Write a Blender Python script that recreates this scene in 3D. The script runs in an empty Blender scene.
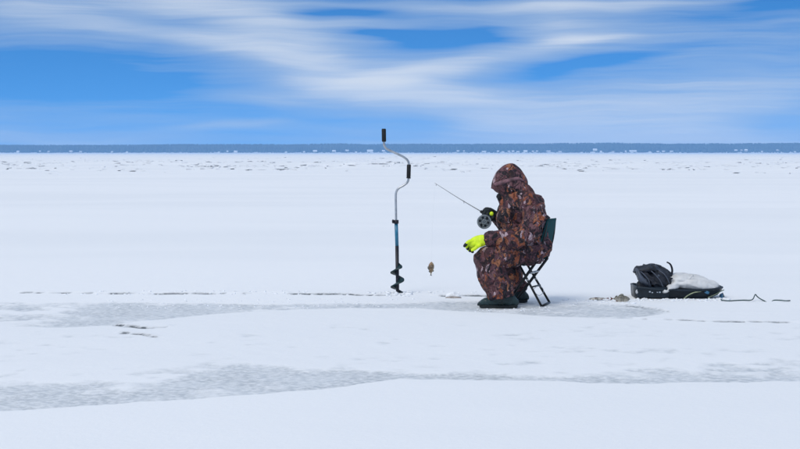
import bpy, bmesh, math, random
import numpy as np
from mathutils import Vector, Matrix, noise as mnoise

random.seed(7)
rng = np.random.default_rng(7)
S = bpy.context.scene
COL = S.collection

# ------------------------------------------------------------------ camera
F = 1556.0          # focal length in photo pixels (800 px wide photo)
H = 1.23            # eye height above the ice
HZ = 153.0          # horizon row of the photo
cam_d = bpy.data.cameras.new('camera')
cam = bpy.data.objects.new('camera', cam_d)
COL.objects.link(cam)
cam.location = (0, 0, H)
cam.rotation_euler = (math.radians(90), 0, 0)
cam_d.sensor_width = 36.0
cam_d.lens = 36.0 * F / 800.0
cam_d.shift_y = -(224.5 - HZ) / 800.0
cam_d.clip_end = 20000
cam_d.clip_start = 0.05
S.camera = cam

# ------------------------------------------------------------------ world
SUN_EL, SUN_AZ = math.radians(50), math.radians(215)    # azimuth clockwise from +Y
W = bpy.data.worlds.new('World')
S.world = W
W.use_nodes = True
W.cycles.sampling_method = 'MANUAL'
W.cycles.sample_map_resolution = 512
nt = W.node_tree
nt.nodes.clear()
L = nt.links


def nd(tree, typ, **kw):
    n = tree.nodes.new(typ)
    ins = kw.pop('ins', {})
    for k, v in kw.items():
        setattr(n, k, v)
    for k, v in ins.items():
        if isinstance(v, bpy.types.NodeSocket):
            tree.links.new(v, n.inputs[k])
        else:
            n.inputs[k].default_value = v
    return n


def mth(tree, op, a, b=None, c=None, clamp=False):
    ins = {0: a}
    if b is not None:
        ins[1] = b
    if c is not None:
        ins[2] = c
    return nd(tree, 'ShaderNodeMath', operation=op, use_clamp=clamp, ins=ins).outputs[0]


def mixc(tree, fac, a, b):
    n = nd(tree, 'ShaderNodeMix', data_type='RGBA', ins={0: fac})
    for i, v in ((6, a), (7, b)):
        if isinstance(v, bpy.types.NodeSocket):
            tree.links.new(v, n.inputs[i])
        else:
            n.inputs[i].default_value = (*v, 1.0) if len(v) == 3 else v
    return n.outputs[2]


def maprange(tree, v, a, b, c=0.0, d=1.0, smooth=True):
    n = nd(tree, 'ShaderNodeMapRange', interpolation_type='SMOOTHSTEP' if smooth else 'LINEAR', clamp=True,
           ins={0: v, 1: a, 2: b, 3: c, 4: d})
    return n.outputs[0]


def build_world():
    tc = nd(nt, 'ShaderNodeTexCoord')
    sep = nd(nt, 'ShaderNodeSeparateXYZ', ins={0: tc.outputs['Generated']})
    x, y, z = sep.outputs
    az = mth(nt, 'ARCTAN2', x, y)
    el = mth(nt, 'ARCSINE', z)
    U = mth(nt, 'MULTIPLY', az, F)
    V = mth(nt, 'MULTIPLY', el, F)
    uv = nd(nt, 'ShaderNodeCombineXYZ', ins={0: U, 1: V}).outputs[0]
    # clear sky: physical sky, looked up a little higher than the view so that it is deep blue near the horizon
    zz = mth(nt, 'MULTIPLY_ADD', mth(nt, 'MAXIMUM', z, 0.0), 3.0, 0.22)
    dirv = nd(nt, 'ShaderNodeVectorMath', operation='NORMALIZE',
              ins={0: nd(nt, 'ShaderNodeCombineXYZ', ins={0: x, 1: y, 2: zz}).outputs[0]}).outputs[0]
    sky = nd(nt, 'ShaderNodeTexSky', sky_type='NISHITA', sun_disc=False, sun_elevation=SUN_EL, sun_rotation=SUN_AZ,
             air_density=1.0, dust_density=0.2, ozone_density=3.0, ins={0: dirv})
    blue = nd(nt, 'ShaderNodeMix', data_type='RGBA', blend_type='MULTIPLY', ins={0: 1.0})
    L.new(sky.outputs[0], blue.inputs[6])
    blue.inputs[7].default_value = (0.27, 0.92, 1.38, 1)
    blue = blue.outputs[2]
    # long wind-drawn streaks
    warp = nd(nt, 'ShaderNodeTexNoise', noise_dimensions='2D', ins={
        'Vector': nd(nt, 'ShaderNodeMapping', ins={0: uv, 'Scale': (1 / 170, 1 / 38, 1)}).outputs[0],
        'Scale': 1.0, 'Detail': 2.0, 'Roughness': 0.5}).outputs[1]
    wv = nd(nt, 'ShaderNodeVectorMath', operation='MULTIPLY_ADD', ins={0: warp, 1: (70, 16, 0), 2: (-35, -8, 0)}).outputs[0]
    uvw = nd(nt, 'ShaderNodeVectorMath', operation='ADD', ins={0: uv, 1: wv}).outputs[0]
    streak = nd(nt, 'ShaderNodeTexNoise', noise_dimensions='2D', ins={
        'Vector': nd(nt, 'ShaderNodeMapping', ins={0: uvw, 'Scale': (1 / 190, 1 / 9, 1), 'Rotation': (0, 0, -0.02)}).outputs[0],
        'Scale': 1.0, 'Detail': 4.0, 'Roughness': 0.55}).outputs[0]
    # cloud banks of this sky: x, y (photo pixels turned into directions), half-lengths, tilt, thickness
    banks = [(170, 2, 120, 16, 3, .80), (40, 14, 70, 12, 6, .45), (130, 34, 110, 10, 6, .46), (30, 38, 70, 9, 3, .25), (240, 50, 60, 10, 7, .45),
             (330, 66, 76, 26, 3, .66), (345, 92, 85, 12, 3, .50), (375, 82, 45, 6, 0, .55), (285, 30, 60, 18, 4, .55), (400, 24, 60, 4, 1, .25),
             (250, 98, 50, 8, 4, .35), (470, 8, 130, 6, 0, .50), (590, 6, 110, 5, -1, .42), (575, 40, 48, 3.6, -2, .75), (550, 26, 65, 13, -3, .52),
             (470, 60, 85, 8, -9, .46), (420, 74, 50, 8, -4, .45), (430, 96, 60, 10, -2, .45), (600, 112, 140, 28, -2, .48), (745, 98, 140, 30, -6, .50), (445, 114, 60, 14, 0, .22),
             (505, 116, 70, 22, 0, .36), (640, 142, 230, 16, 0, .75), (235, 127, 52, 3.6, -3, .50), (40, 116, 130, 7, 0, .20), (30, 138, 150, 9, 0, .50),
             (640, 40, 200, 26, -5, .22), (170, 67, 60, 3, 0, .12), (338, 12, 42, 5, 1, -.65), (385, 31, 40, 3, 1, -.35), (445, 36, 60, 9, -2, -.50), (580, 64, 80, 6, -8, -.40),
             (100, 82, 130, 14, 1, -.30), (425, 126, 30, 9, 0, -.30), (775, 8, 60, 10, -5, -.25), (780, 124, 40, 5, 0, -.30), (400, 150, 1400, 9, 0, .22)]
    acc = None
    for (bx, by, sx, sy, tilt, amp) in banks:
        m = nd(nt, 'ShaderNodeMapping', vector_type='TEXTURE', ins={
            0: uvw, 'Location': (bx - 400, HZ - by, 0), 'Rotation': (0, 0, math.radians(-tilt)), 'Scale': (sx, sy, 1)}).outputs[0]
        d = nd(nt, 'ShaderNodeVectorMath', operation='DOT_PRODUCT', ins={0: m, 1: m}).outputs[1]
        e = mth(nt, 'EXPONENT', mth(nt, 'MULTIPLY', d, -0.8))
        acc = mth(nt, 'MULTIPLY_ADD', e, amp, 0.0 if acc is None else acc)
    near = mth(nt, 'MULTIPLY_ADD', mth(nt, 'SUBTRACT', streak, 0.5), 0.50, acc)
    fib = nd(nt, 'ShaderNodeTexNoise', noise_dimensions='2D', ins={
        'Vector': nd(nt, 'ShaderNodeMapping', ins={0: uvw, 'Scale': (1 / 120, 1 / 4.2, 1), 'Rotation': (0, 0, 0.03)}).outputs[0],
        'Scale': 1.0, 'Detail': 3.0, 'Roughness': 0.6}).outputs[0]
    near = mth(nt, 'MULTIPLY_ADD', mth(nt, 'SUBTRACT', fib, 0.5), mth(nt, 'MULTIPLY_ADD', acc, 0.35, 0.12), near)
    near = mth(nt, 'SUBTRACT', 1.0, mth(nt, 'EXPONENT', mth(nt, 'MULTIPLY', mth(nt, 'MAXIMUM', mth(nt, 'ADD', near, 0.06), 0.0), -1.25)))
    # the same kind of cloud over the rest of the dome
    zc = mth(nt, 'MAXIMUM', z, 0.05)
    dome = nd(nt, 'ShaderNodeCombineXYZ', ins={0: mth(nt, 'DIVIDE', x, zc), 1: mth(nt, 'DIVIDE', y, zc)}).outputs[0]
    dn = nd(nt, 'ShaderNodeTexNoise', noise_dimensions='2D', ins={
        'Vector': nd(nt, 'ShaderNodeMapping', ins={0: dome, 'Scale': (0.35, 1.1, 1)}).outputs[0],
        'Scale': 1.0, 'Detail': 4.0, 'Roughness': 0.5, 'Distortion': 0.6}).outputs[0]
    far = maprange(nt, dn, 0.30, 0.62, 0.12, 0.85)
    inU = maprange(nt, mth(nt, 'ABSOLUTE', U), 420, 900, 1, 0)
    inV = maprange(nt, V, 150, 330, 1, 0)
    win = mth(nt, 'MULTIPLY', inU, inV)
    k = nd(nt, 'ShaderNodeMix', data_type='FLOAT', ins={0: win, 2: far, 3: near}).outputs[0]
    k = maprange(nt, k, 0.0, 0.86, 0.0, 1.0, smooth=False)
    white = mixc(nt, maprange(nt, k, 0.45, 1.0), (3.6, 4.45, 5.65), (5.5, 5.95, 6.55))
    colr = mixc(nt, k, blue, white)
    bg = nd(nt, 'ShaderNodeBackground', ins={0: colr, 1: 0.10})
    out = nd(nt, 'ShaderNodeOutputWorld')
    L.new(bg.outputs[0], out.inputs[0])


build_world()

sun_d = bpy.data.lights.new('sun', 'SUN')
sun_d.energy = 1.4
sun_d.angle = math.radians(26)
sun_d.color = (1.0, 0.93, 0.83)
sun = bpy.data.objects.new('sun', sun_d)
COL.objects.link(sun)
sd = Vector((math.sin(SUN_AZ) * math.cos(SUN_EL), math.cos(SUN_AZ) * math.cos(SUN_EL), math.sin(SUN_EL)))
sun.rotation_euler = sd.to_track_quat('Z', 'Y').to_euler()
sun.location = (-8, -12, 20)

vs = S.view_settings
vs.view_transform = 'Standard'
vs.look = 'None'
vs.exposure = 0.37
vs.gamma = 1.0
vs.use_curve_mapping = False
S.cycles.volume_bounces = 1


# ------------------------------------------------------------------ helpers
def P(px, py, Y):
    """photo pixel + distance -> world point"""
    return Vector(((px - 400.0) / F * Y, Y, H - (py - HZ) / F * Y))


def GY(py):
    """distance of the ice at a photo row"""
    return F * H / (py - HZ)


def G(px, py, z=0.0):
    Y = F * (H - z) / (py - HZ)
    return Vector(((px - 400.0) / F * Y, Y, z))


def tag(o, label, cat, group=None, kind=None):
    o['label'] = label
    o['category'] = cat
    if group:
        o['group'] = group
    if kind:
        o['kind'] = kind
    return o


def root(name, loc, label, cat, group=None):
    o = bpy.data.objects.new(name, None)
    o.empty_display_size = 0.1
    COL.objects.link(o)
    o.location = loc
    return tag(o, label, cat, group)


def origin(o):
    v = Vector((0, 0, 0))
    while o is not None:
        v += o.location
        o = o.parent
    return v


def mk(name, verts, faces, mat, parent=None, smooth=True):
    """verts in world space; the object sits at its parent's origin"""
    off = origin(parent)
    me = bpy.data.meshes.new(name)
    me.from_pydata([tuple(Vector(v) - off) for v in verts], [], faces)
    me.update()
    if smooth:
        me.polygons.foreach_set('use_smooth', [True] * len(me.polygons))
    o = bpy.data.objects.new(name, me)
    COL.objects.link(o)
    if mat:
        me.materials.append(mat)
    o.parent = parent
    return o


def catmull(pts, n):
    """pts: list of tuples of numbers"""
    a = [np.array(p, float) for p in pts]
    if len(a) < 3 or n < 2:
        out = []
        for i in range(len(a) - 1):
            for j in range(n):
                out.append(a[i] + (a[i + 1] - a[i]) * j / n)
        return out + [a[-1]]
    e = [2 * a[0] - a[1]] + a + [2 * a[-1] - a[-2]]
    out = []
    for i in range(1, len(e) - 2):
        p0, p1, p2, p3 = e[i - 1:i + 3]
        for j in range(n):
            t = j / n
            out.append(0.5 * ((2 * p1) + (-p0 + p2) * t + (2 * p0 - 5 * p1 + 4 * p2 - p3) * t * t
                              + (-p0 + 3 * p1 - 3 * p2 + p3) * t ** 3))
    return out + [a[-1]]


def join_geo(*gs):
    V_, F_ = [], []
    for v, f in gs:
        o = len(V_)
        V_ += list(v)
        F_ += [tuple(i + o for i in q) for q in f]
    return V_, F_


def rings_geo(rings, cap=True, round_cap=True):
    """rings: list of lists of points -> tube"""
    n = len(rings[0])
    if cap and round_cap:
        def shrink(r, nxt):
            c = sum(r, Vector()) / n
            cn = sum(nxt, Vector()) / n
            d = (c - cn)
            rad = sum((p - c).length for p in r) / n
            d = d.normalized() * rad if d.length > 1e-9 else d
            return [[c + (p - c) * 0.72 + d * 0.45 for p in r], [c + (p - c) * 0.3 + d * 0.66 for p in r]]
        a = shrink(rings[0], rings[1])
        b = shrink(rings[-1], rings[-2])
        rings = [a[1], a[0]] + list(rings) + [b[0], b[1]]
    V_ = [p for r in rings for p in r]
    F_ = []
    for i in range(len(rings) - 1):
        for j in range(n):
            k = (j + 1) % n
            F_.append((i * n + j, i * n + k, (i + 1) * n + k, (i + 1) * n + j))
    if cap:
        F_.append(tuple(reversed(range(n))))
        F_.append(tuple((len(rings) - 1) * n + j for j in range(n)))
    return V_, F_


def tube_geo(pts, radii, seg=10, sub=1, cap=True, round_cap=False):
    """round tube through world points"""
    if not hasattr(radii, '__len__'):
        radii = [radii] * len(pts)
    ps = catmull([(*p, r) for p, r in zip(pts, radii)], sub) if sub > 1 else [np.array((*p, r)) for p, r in zip(pts, radii)]
    c = [Vector(p[:3]) for p in ps]
    t0 = (c[1] - c[0]).normalized()
    up = Vector((0, 0, 1)) if abs(t0.z) < 0.9 else Vector((1, 0, 0))
    nrm = t0.cross(up).normalized()
    rings = []
    for i, q in enumerate(c):
        t = (c[min(i + 1, len(c) - 1)] - c[max(i - 1, 0)])
        t = t.normalized() if t.length > 1e-9 else t0
        nrm = (nrm - t * nrm.dot(t)).normalized()
        b = t.cross(nrm)
        r = float(ps[i][3])
        rings.append([q + (nrm * math.cos(a) + b * math.sin(a)) * r for a in (2 * math.pi * k / seg for k in range(seg))])
    return rings_geo(rings, cap, round_cap)


def limb_geo(pts, seg=22, sub=4, power=2.0, cap=True):
    """pts: (px, py, Y, radius in the picture plane [m], radius across [m])"""
    ps = catmull([(*P(a, b, c), r1, r2) for a, b, c, r1, r2 in pts], sub)
    c = [Vector(p[:3]) for p in ps]
    rings = []
    for i, q in enumerate(c):
        t = (c[min(i + 1, len(c) - 1)] - c[max(i - 1, 0)]).normalized()
        lat = Vector((0, 1, 0))
        n = t.cross(lat).normalized()
        lat = n.cross(t).normalized()
        r1, r2 = float(ps[i][3]), float(ps[i][4])
        ring = []
        for k in range(seg):
            a = 2 * math.pi * k / seg
            ca, sa = math.cos(a), math.sin(a)
            e = 2.0 / power
            ring.append(q + n * math.copysign(abs(ca) ** e, ca) * r1 + lat * math.copysign(abs(sa) ** e, sa) * r2)
        rings.append(ring)
    return rings_geo(rings, True, cap)


def box_geo(c, sx, sy, sz, rot=None):
    c = Vector(c)
    v = [Vector((a * sx / 2, b * sy / 2, d * sz / 2)) for a in (-1, 1) for b in (-1, 1) for d in (-1, 1)]
    if rot is not None:
        v = [rot @ p for p in v]
    v = [c + p for p in v]
    return v, [(0, 1, 3, 2), (4, 6, 7, 5), (0, 4, 5, 1), (2, 3, 7, 6), (0, 2, 6, 4), (1, 5, 7, 3)]


def ell_geo(c, rx, ry, rz, rot=None, seg=16, rows=10):
    c = Vector(c)
    V_, F_ = [], []
    for i in range(rows + 1):
        th = math.pi * i / rows
        for j in range(seg):
            ph = 2 * math.pi * j / seg
            p = Vector((rx * math.sin(th) * math.cos(ph), ry * math.sin(th) * math.sin(ph), rz * math.cos(th)))
            if rot is not None:
                p = rot @ p
            V_.append(c + p)
    for i in range(rows):
        for j in range(seg):
            k = (j + 1) % seg
            F_.append((i * seg + j, (i + 1) * seg + j, (i + 1) * seg + k, i * seg + k))
    return V_, F_


def bevel(o, w, segs=2):
    m = o.modifiers.new('bevel', 'BEVEL')
    m.width = w
    m.segments = segs
    m.limit_method = 'ANGLE'
    m.angle_limit = math.radians(35)
    return o


def solid(o, t, offset=0):
    m = o.modifiers.new('solidify', 'SOLIDIFY')
    m.thickness = t
    m.offset = offset
    return o


def remeshed(name, geos, voxel, smooth, mat, parent, disp=None, dec=None):
    """join closed pieces, fuse them into one skin, soften, add folds"""
    v, f = join_geo(*geos)
    o = mk(name, v, f, mat, parent)
    m = o.modifiers.new('r', 'REMESH')
    m.mode = 'VOXEL'
    m.voxel_size = voxel
    m.use_smooth_shade = True
    if smooth:
        s = o.modifiers.new('s', 'SMOOTH')
        s.factor = 0.5
        s.iterations = smooth
    dg = bpy.context.evaluated_depsgraph_get()
    me = bpy.data.meshes.new_from_object(o.evaluated_get(dg))
    o.modifiers.clear()
    old = o.data
    o.data = me
    bpy.data.meshes.remove(old)
    me.name = name
    if disp:
        off = origin(parent)
        nr = [vv.normal.copy() for vv in me.vertices]
        for vv, nn in zip(me.vertices, nr):
            vv.co += nn * disp(vv.co + off, nn)
    me.polygons.foreach_set('use_smooth', [True] * len(me.polygons))
    me.update()
    return o


def fold(amp, freq, seed, fine=0.003):
    def fn(p, n):
        q = Vector((p.x * freq + seed, p.y * freq * 0.8, p.z * freq))
        w = mnoise.noise_vector(q * 0.6) * 0.8
        r = mnoise.noise(q + w)
        r = 1.0 - min(1.0, abs(r) * 2.6)
        g = mnoise.noise(p * 46 + Vector((seed, 0, 0)))
        return amp * (r - 0.45) + fine * g
    return fn


# ------------------------------------------------------------------ materials
def mat(name, color, rough=0.7, metal=0.0, var=0.0, vscale=8.0, bump=0.0, bscale=60.0, spec=None, coat=0.0):
    m = bpy.data.materials.new(name)
    m.use_nodes = True
    t = m.node_tree
    b = t.nodes['Principled BSDF']
    b.inputs['Base Color'].default_value = (*color, 1)
    b.inputs['Roughness'].default_value = rough
    b.inputs['Metallic'].default_value = metal
    if spec is not None or max(color) < .05:
        b.inputs['Specular IOR Level'].default_value = .28 if spec is None else spec
    if coat:
        b.inputs['Coat Weight'].default_value = coat
    tc = nd(t, 'ShaderNodeTexCoord')
    if var:
        n = nd(t, 'ShaderNodeTexNoise', ins={'Vector': tc.outputs['Object'], 'Scale': vscale, 'Detail': 5.0, 'Roughness': 0.6})
        f = maprange(t, n.outputs[0], 0.3, 0.7)
        c = mixc(t, f, tuple(max(0, x * (1 - var)) for x in color), tuple(min(1, x * (1 + var)) for x in color))
        t.links.new(c, b.inputs['Base Color'])
        t.links.new(maprange(t, n.outputs[0], 0.3, 0.7, max(0.02, rough - 0.12), min(1, rough + 0.12)), b.inputs['Roughness'])
    if bump:
        n2 = nd(t, 'ShaderNodeTexNoise', ins={'Vector': tc.outputs['Object'], 'Scale': bscale, 'Detail': 3.0})
        bp = nd(t, 'ShaderNodeBump', ins={'Strength': bump, 'Distance': 0.01, 'Height': n2.outputs[0]})
        t.links.new(bp.outputs[0], b.inputs['Normal'])
    return m


def camo_mat():
    m = bpy.data.materials.new('camo_cloth')
    m.use_nodes = True
    t = m.node_tree
    b = t.nodes['Principled BSDF']
    b.inputs['Roughness'].default_value = 0.78
    b.inputs['Specular IOR Level'].default_value = 0.35
    tc = nd(t, 'ShaderNodeTexCoord')
    o = tc.outputs['Object']
    wn = nd(t, 'ShaderNodeTexNoise', ins={'Vector': o, 'Scale': 14.0, 'Detail': 3.0}).outputs[1]
    wv = nd(t, 'ShaderNodeVectorMath', operation='MULTIPLY_ADD', ins={0: wn, 1: (.09, .09, .09), 2: o}).outputs[0]
    va = None
    for rot, sc_, loc, ch, thr in (((0.2, 0.7, 0.0), (34, 26, 12), (0, 0, 0), 0, None), ((0.4, -0.8, 0.6), (36, 30, 13), (3, 7, 1), 1, .50), ((0.1, 1.6, 0.3), (52, 44, 20), (9, 2, 5), 2, .60)):
        mp = nd(t, 'ShaderNodeMapping', ins={0: wv, 'Rotation': rot, 'Scale': sc_, 'Location': loc}).outputs[0]
        vv = nd(t, 'ShaderNodeSeparateColor', ins={0: nd(t, 'ShaderNodeTexVoronoi', ins={'Vector': mp, 'Scale': 1.0}).outputs[1]}).outputs[ch]
        if va is None:
            va = vv
        else:
            nb = nd(t, 'ShaderNodeTexNoise', ins={'Vector': nd(t, 'ShaderNodeMapping', ins={0: o, 'Location': loc}).outputs[0], 'Scale': 13.0, 'Detail': 1.0}).outputs[0]
            va = nd(t, 'ShaderNodeMix', data_type='FLOAT', ins={0: mth(t, 'GREATER_THAN', nb, thr), 2: va, 3: vv}).outputs[0]
    v = va
    cr = nd(t, 'ShaderNodeValToRGB', ins={0: v})
    cr.color_ramp.interpolation = 'CONSTANT'
    cols = [(0.0, (.012, .009, .013)), (.20, (.082, .029, .036)), (.38, (.035, .016, .024)), (.50, (.145, .066, .076)), (.63, (.26, .075, .034)), (.73, (.095, .038, .046)),
            (.87, (.30, .12, .060)), (.95, (.40, .29, .32))]
    el = cr.color_ramp.elements
    el[0].position, el[0].color = cols[0][0], (*cols[0][1], 1)
    el[1].position, el[1].color = cols[1][0], (*cols[1][1], 1)
    for p_, c_ in cols[2:]:
        e = el.new(p_)
        e.color = (*c_, 1)
    # twigs and leaf edges printed on the cloth
    mp2 = nd(t, 'ShaderNodeMapping', ins={0: wv, 'Rotation': (0.3, -0.7, 0.2), 'Scale': (60, 40, 18)}).outputs[0]
    n2 = nd(t, 'ShaderNodeTexNoise', ins={'Vector': mp2, 'Scale': 1.0, 'Detail': 2.0}).outputs[0]
    tw = maprange(t, mth(t, 'ABSOLUTE', mth(t, 'SUBTRACT', n2, 0.5)), 0.0, 0.03, 1.0, 0.0)
    n3 = nd(t, 'ShaderNodeTexNoise', ins={'Vector': o, 'Scale': 9.0, 'Detail': 2.0}).outputs[0]
    tw = mth(t, 'MULTIPLY', tw, maprange(t, n3, 0.45, 0.60, 0.0, 0.85))
    c = mixc(t, tw, cr.outputs[0], (.27, .17, .15))
    n4 = nd(t, 'ShaderNodeTexNoise', ins={'Vector': wv, 'Scale': 30.0, 'Detail': 3.0}).outputs[0]
    c = mixc(t, maprange(t, n4, 0.55, 0.62, 0.0, 0.85), c, (.014, .009, .013))
    # broad rust tone here and there
    n5 = nd(t, 'ShaderNodeTexNoise', ins={'Vector': o, 'Scale': 6.0, 'Detail': 1.0}).outputs[0]
    c = mixc(t, maprange(t, n5, 0.55, 0.75, 0.0, 0.22), c, (.15, .05, .025))
    t.links.new(c, b.inputs['Base Color'])
    n6 = nd(t, 'ShaderNodeTexNoise', ins={'Vector': o, 'Scale': 55.0, 'Detail': 4.0}).outputs[0]
    # pulled and crumpled cloth
    mw = nd(t, 'ShaderNodeMapping', ins={0: wv, 'Rotation': (0.1, 0.5, 0.3), 'Scale': (17, 13, 9)}).outputs[0]
    nw = nd(t, 'ShaderNodeTexNoise', ins={'Vector': mw, 'Scale': 1.0, 'Detail': 1.5, 'Distortion': 0.8}).outputs[0]
    rid = mth(t, 'POWER', mth(t, 'MINIMUM', mth(t, 'MULTIPLY', mth(t, 'ABSOLUTE', mth(t, 'SUBTRACT', nw, 0.5)), 5.0), 1.0), 0.6)
    n6 = mth(t, 'MULTIPLY_ADD', rid, 2.2, n6)
    bp = nd(t, 'ShaderNodeBump', ins={'Strength': 0.75, 'Distance': 0.012, 'Height': n6})
    t.links.new(bp.outputs[0], b.inputs['Normal'])
    return m


M = {
    'camo': camo_mat(),
    'skin': mat('skin', (.50, .27, .19), .5, var=.15),
    'fleece': mat('black_fleece', (.012, .012, .014), .9, bump=.4, bscale=120),
    'under': mat('dark_underlayer', (.03, .03, .035), .9),
    'boot': mat('boot_rubber', (.016, .032, .033), .34, var=.35, vscale=14, bump=.12, bscale=40),
    'sole': mat('boot_sole', (.012, .016, .016), .7, var=.3, bump=.3),
    'glove_y': mat('yellow_glove', (.66, .85, .015), .65, var=.10, vscale=40, bump=.35, bscale=160),
    'glove_b': mat('black_glove', (.012, .016, .018), .6, var=.3, vscale=40, bump=.35, bscale=160),
    'green': mat('green_canvas', (.010, .062, .070), .85, spec=.15, var=.22, vscale=25, bump=.35, bscale=220),
    'frame': mat('black_tube', (.012, .013, .013), .38, var=.3, vscale=20),
    'steel': mat('worn_steel', (.42, .44, .46), .34, metal=.85, var=.2, vscale=18),
    'wire': mat('thin_wire', (.45, .46, .48), .4, metal=.6),
    'grip': mat('black_grip', (.010, .011, .012), .6, var=.3, vscale=30, bump=.2, bscale=90),
    'blue': mat('blue_paint', (.018, .16, .27), .35, var=.25, vscale=22),
    'dark': mat('dark_paint', (.014, .014, .020), .42, var=.4, vscale=30),
    'flight': mat('teal_black_paint', (.010, .030, .034), .35, var=.5, vscale=22),
    'reel': mat('reel_alloy', (.22, .24, .25), .38, metal=.55, var=.15, vscale=40),
    'blank': mat('rod_blank', (.12, .115, .11), .35),
    'line': mat('nylon_line', (.55, .6, .62), .25),
    'sled': mat('sled_plastic', (.012, .019, .027), .42, var=.35, vscale=16, bump=.1, bscale=30),
    'mark': mat('pale_print', (.55, .6, .65), .6),
    'bag': mat('backpack_nylon', (.013, .015, .022), .45, var=.45, vscale=14, bump=.4, bscale=130),
    'trim': mat('backpack_trim', (.055, .068, .095), .6, var=.3, vscale=20),
    'buckle': mat('pale_buckle', (.45, .46, .48), .5),
    'sack': mat('white_sack', (.60, .605, .60), .55, var=.10, vscale=9, bump=.5, bscale=40),
    'lightblue': mat('pale_blue_bag', (.045, .16, .28), .45, var=.4, vscale=30),
    'rope': mat('green_rope', (.045, .085, .085), .8, var=.4, vscale=40, bump=.3, bscale=200),
    'cord': mat('olive_cord', (.28, .32, .20), .8, var=.3, vscale=50),
    'snowlump': mat('loose_snow', (.84, .87, .90), .8, var=.05, vscale=20, bump=.6, bscale=60),
    'icelump': mat('old_ice', (.70, .72, .74), .7, var=.2, vscale=1.5),
    'slush': mat('dirty_slush', (.30, .27, .25), .6, var=.5, vscale=30),
    'tree': mat('dark_conifer', (.050, .060, .058), .9, var=.5, vscale=.02),
    'wallp': mat('pale_house_wall', (.72, .72, .70), .8),
    'wallb': mat('grey_house_wall', (.42, .40, .38), .8),
    'roofs': mat('snowy_roof', (.88, .90, .92), .8),
}


def fish_mat(belly=(.55, .51, .43), back_c=(.11, .095, .06)):
    m = bpy.data.materials.new('perch_scales')
    m.use_nodes = True
    t = m.node_tree
    b = t.nodes['Principled BSDF']
    b.inputs['Roughness'].default_value = 0.36
    tc = nd(t, 'ShaderNodeTexCoord')
    sp = nd(t, 'ShaderNodeSeparateXYZ', ins={0: tc.outputs['Object']})
    wav = nd(t, 'ShaderNodeTexNoise', noise_dimensions='1D', ins={'W': sp.outputs[0], 'Scale': 70.0, 'Detail': 1.0}).outputs[0]
    back = maprange(t, sp.outputs[2], -0.022, 0.026)
    c = mixc(t, back, belly, back_c)
    c = mixc(t, mth(t, 'MULTIPLY', maprange(t, wav, 0.48, 0.6), 0.6), c, (.035, .035, .028))
    n = nd(t, 'ShaderNodeTexNoise', ins={'Vector': tc.outputs['Object'], 'Scale': 160.0}).outputs[0]
    c = mixc(t, maprange(t, n, 0.45, 0.7, 0, 0.4), c, (.6, .62, .62))
    t.links.new(c, b.inputs['Base Color'])
    return m


M['fish'] = fish_mat()
M['fish_warm'] = fish_mat((.55, .38, .20), (.22, .12, .045))
M['lit_mauve'] = mat('lit_camo_cloth', (.14, .068, .08), .75, var=.55, vscale=26, bump=.5, bscale=50)  # paler copy of the suit cloth; light on the brim is put into the colour
M['fin'] = mat('red_fin', (.16, .055, .040), .5, var=.4, vscale=60)
M['fing'] = mat('grey_fin', (.16, .16, .13), .5, var=.4, vscale=60)
M['eye'] = mat('fish_eye', (.01, .01, .01), .15)


# ------------------------------------------------------------------ ground
def hash2(ix, iy, seed):
    h = (ix.astype(np.int64) * 374761393 + iy.astype(np.int64) * 668265263 + seed * 974634777) & 0xFFFFFFFF
    h = ((h ^ (h >> 13)) * 1274126177) & 0xFFFFFFFF
    return ((h ^ (h >> 16)) & 0xFFFF) / 65535.0


def vnoise(x, y, seed):
    ix, iy = np.floor(x), np.floor(y)
    fx, fy = x - ix, y - iy
    fx = fx * fx * fx * (fx * (fx * 6 - 15) + 10)
    fy = fy * fy * fy * (fy * (fy * 6 - 15) + 10)
    a, b = hash2(ix, iy, seed), hash2(ix + 1, iy, seed)
    c, d = hash2(ix, iy + 1, seed), hash2(ix + 1, iy + 1, seed)
    return (a + (b - a) * fx) * (1 - fy) + (c + (d - c) * fx) * fy


def fbm(x, y, seed, octv=4, gain=0.5):
    s, a, n = 0, 1.0, 0
    for i in range(octv):
        s = s + a * vnoise(x * 2 ** i + 17.3 * i, y * 2 ** i - 9.1 * i, seed + i)
        n += a
        a *= gain
    return s / n


def sst(v, a, b):
    t = np.clip((v - a) / (b - a), 0, 1)
    return t * t * (3 - 2 * t)


def ip(px, pts):
    xs, ys = zip(*pts)
    return np.interp(px, xs, ys)


EDGE1 = [(-400, 432), (-120, 419), (0, 411), (50, 408.5), (100, 404.5), (165, 400.5), (250, 394), (330, 388), (400, 379.5), (480, 380.5),
         (560, 381.5), (620, 383.5), (700, 382.5), (800, 381.5), (1000, 380), (1300, 384)]
UP1 = [(-400, 392), (-100, 386), (0, 383), (100, 380), (150, 382), (210, 369), (245, 360), (300, 364), (400, 369), (500, 370), (590, 371),
       (640, 365), (700, 360), (800, 357), (1000, 356), (1300, 362)]
DEN1 = [(-400, .5), (0, .72), (90, .74), (150, .52), (205, .55), (240, .66), (330, .70), (400, .72), (470, .68), (560, .68), (620, .68), (700, .58), (800, .58),
        (1300, .5)]
EDGE2 = [(-400, 329), (0, 326), (60, 327.5), (115, 325), (140, 321), (170, 318.5), (210, 314.5), (250, 312), (300, 309.5), (350, 308.3), (420, 308.5),
         (455, 311), (480, 312), (545, 316), (600, 318.5), (628, 318.5), (668, 313.5), (690, 311)]
UP2 = [(-400, 302), (0, 300), (60, 302), (100, 301), (200, 303), (300, 303.5), (400, 303), (450, 301.5), (540, 301), (600, 303), (640, 304.5), (668, 312), (690, 311)]
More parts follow.
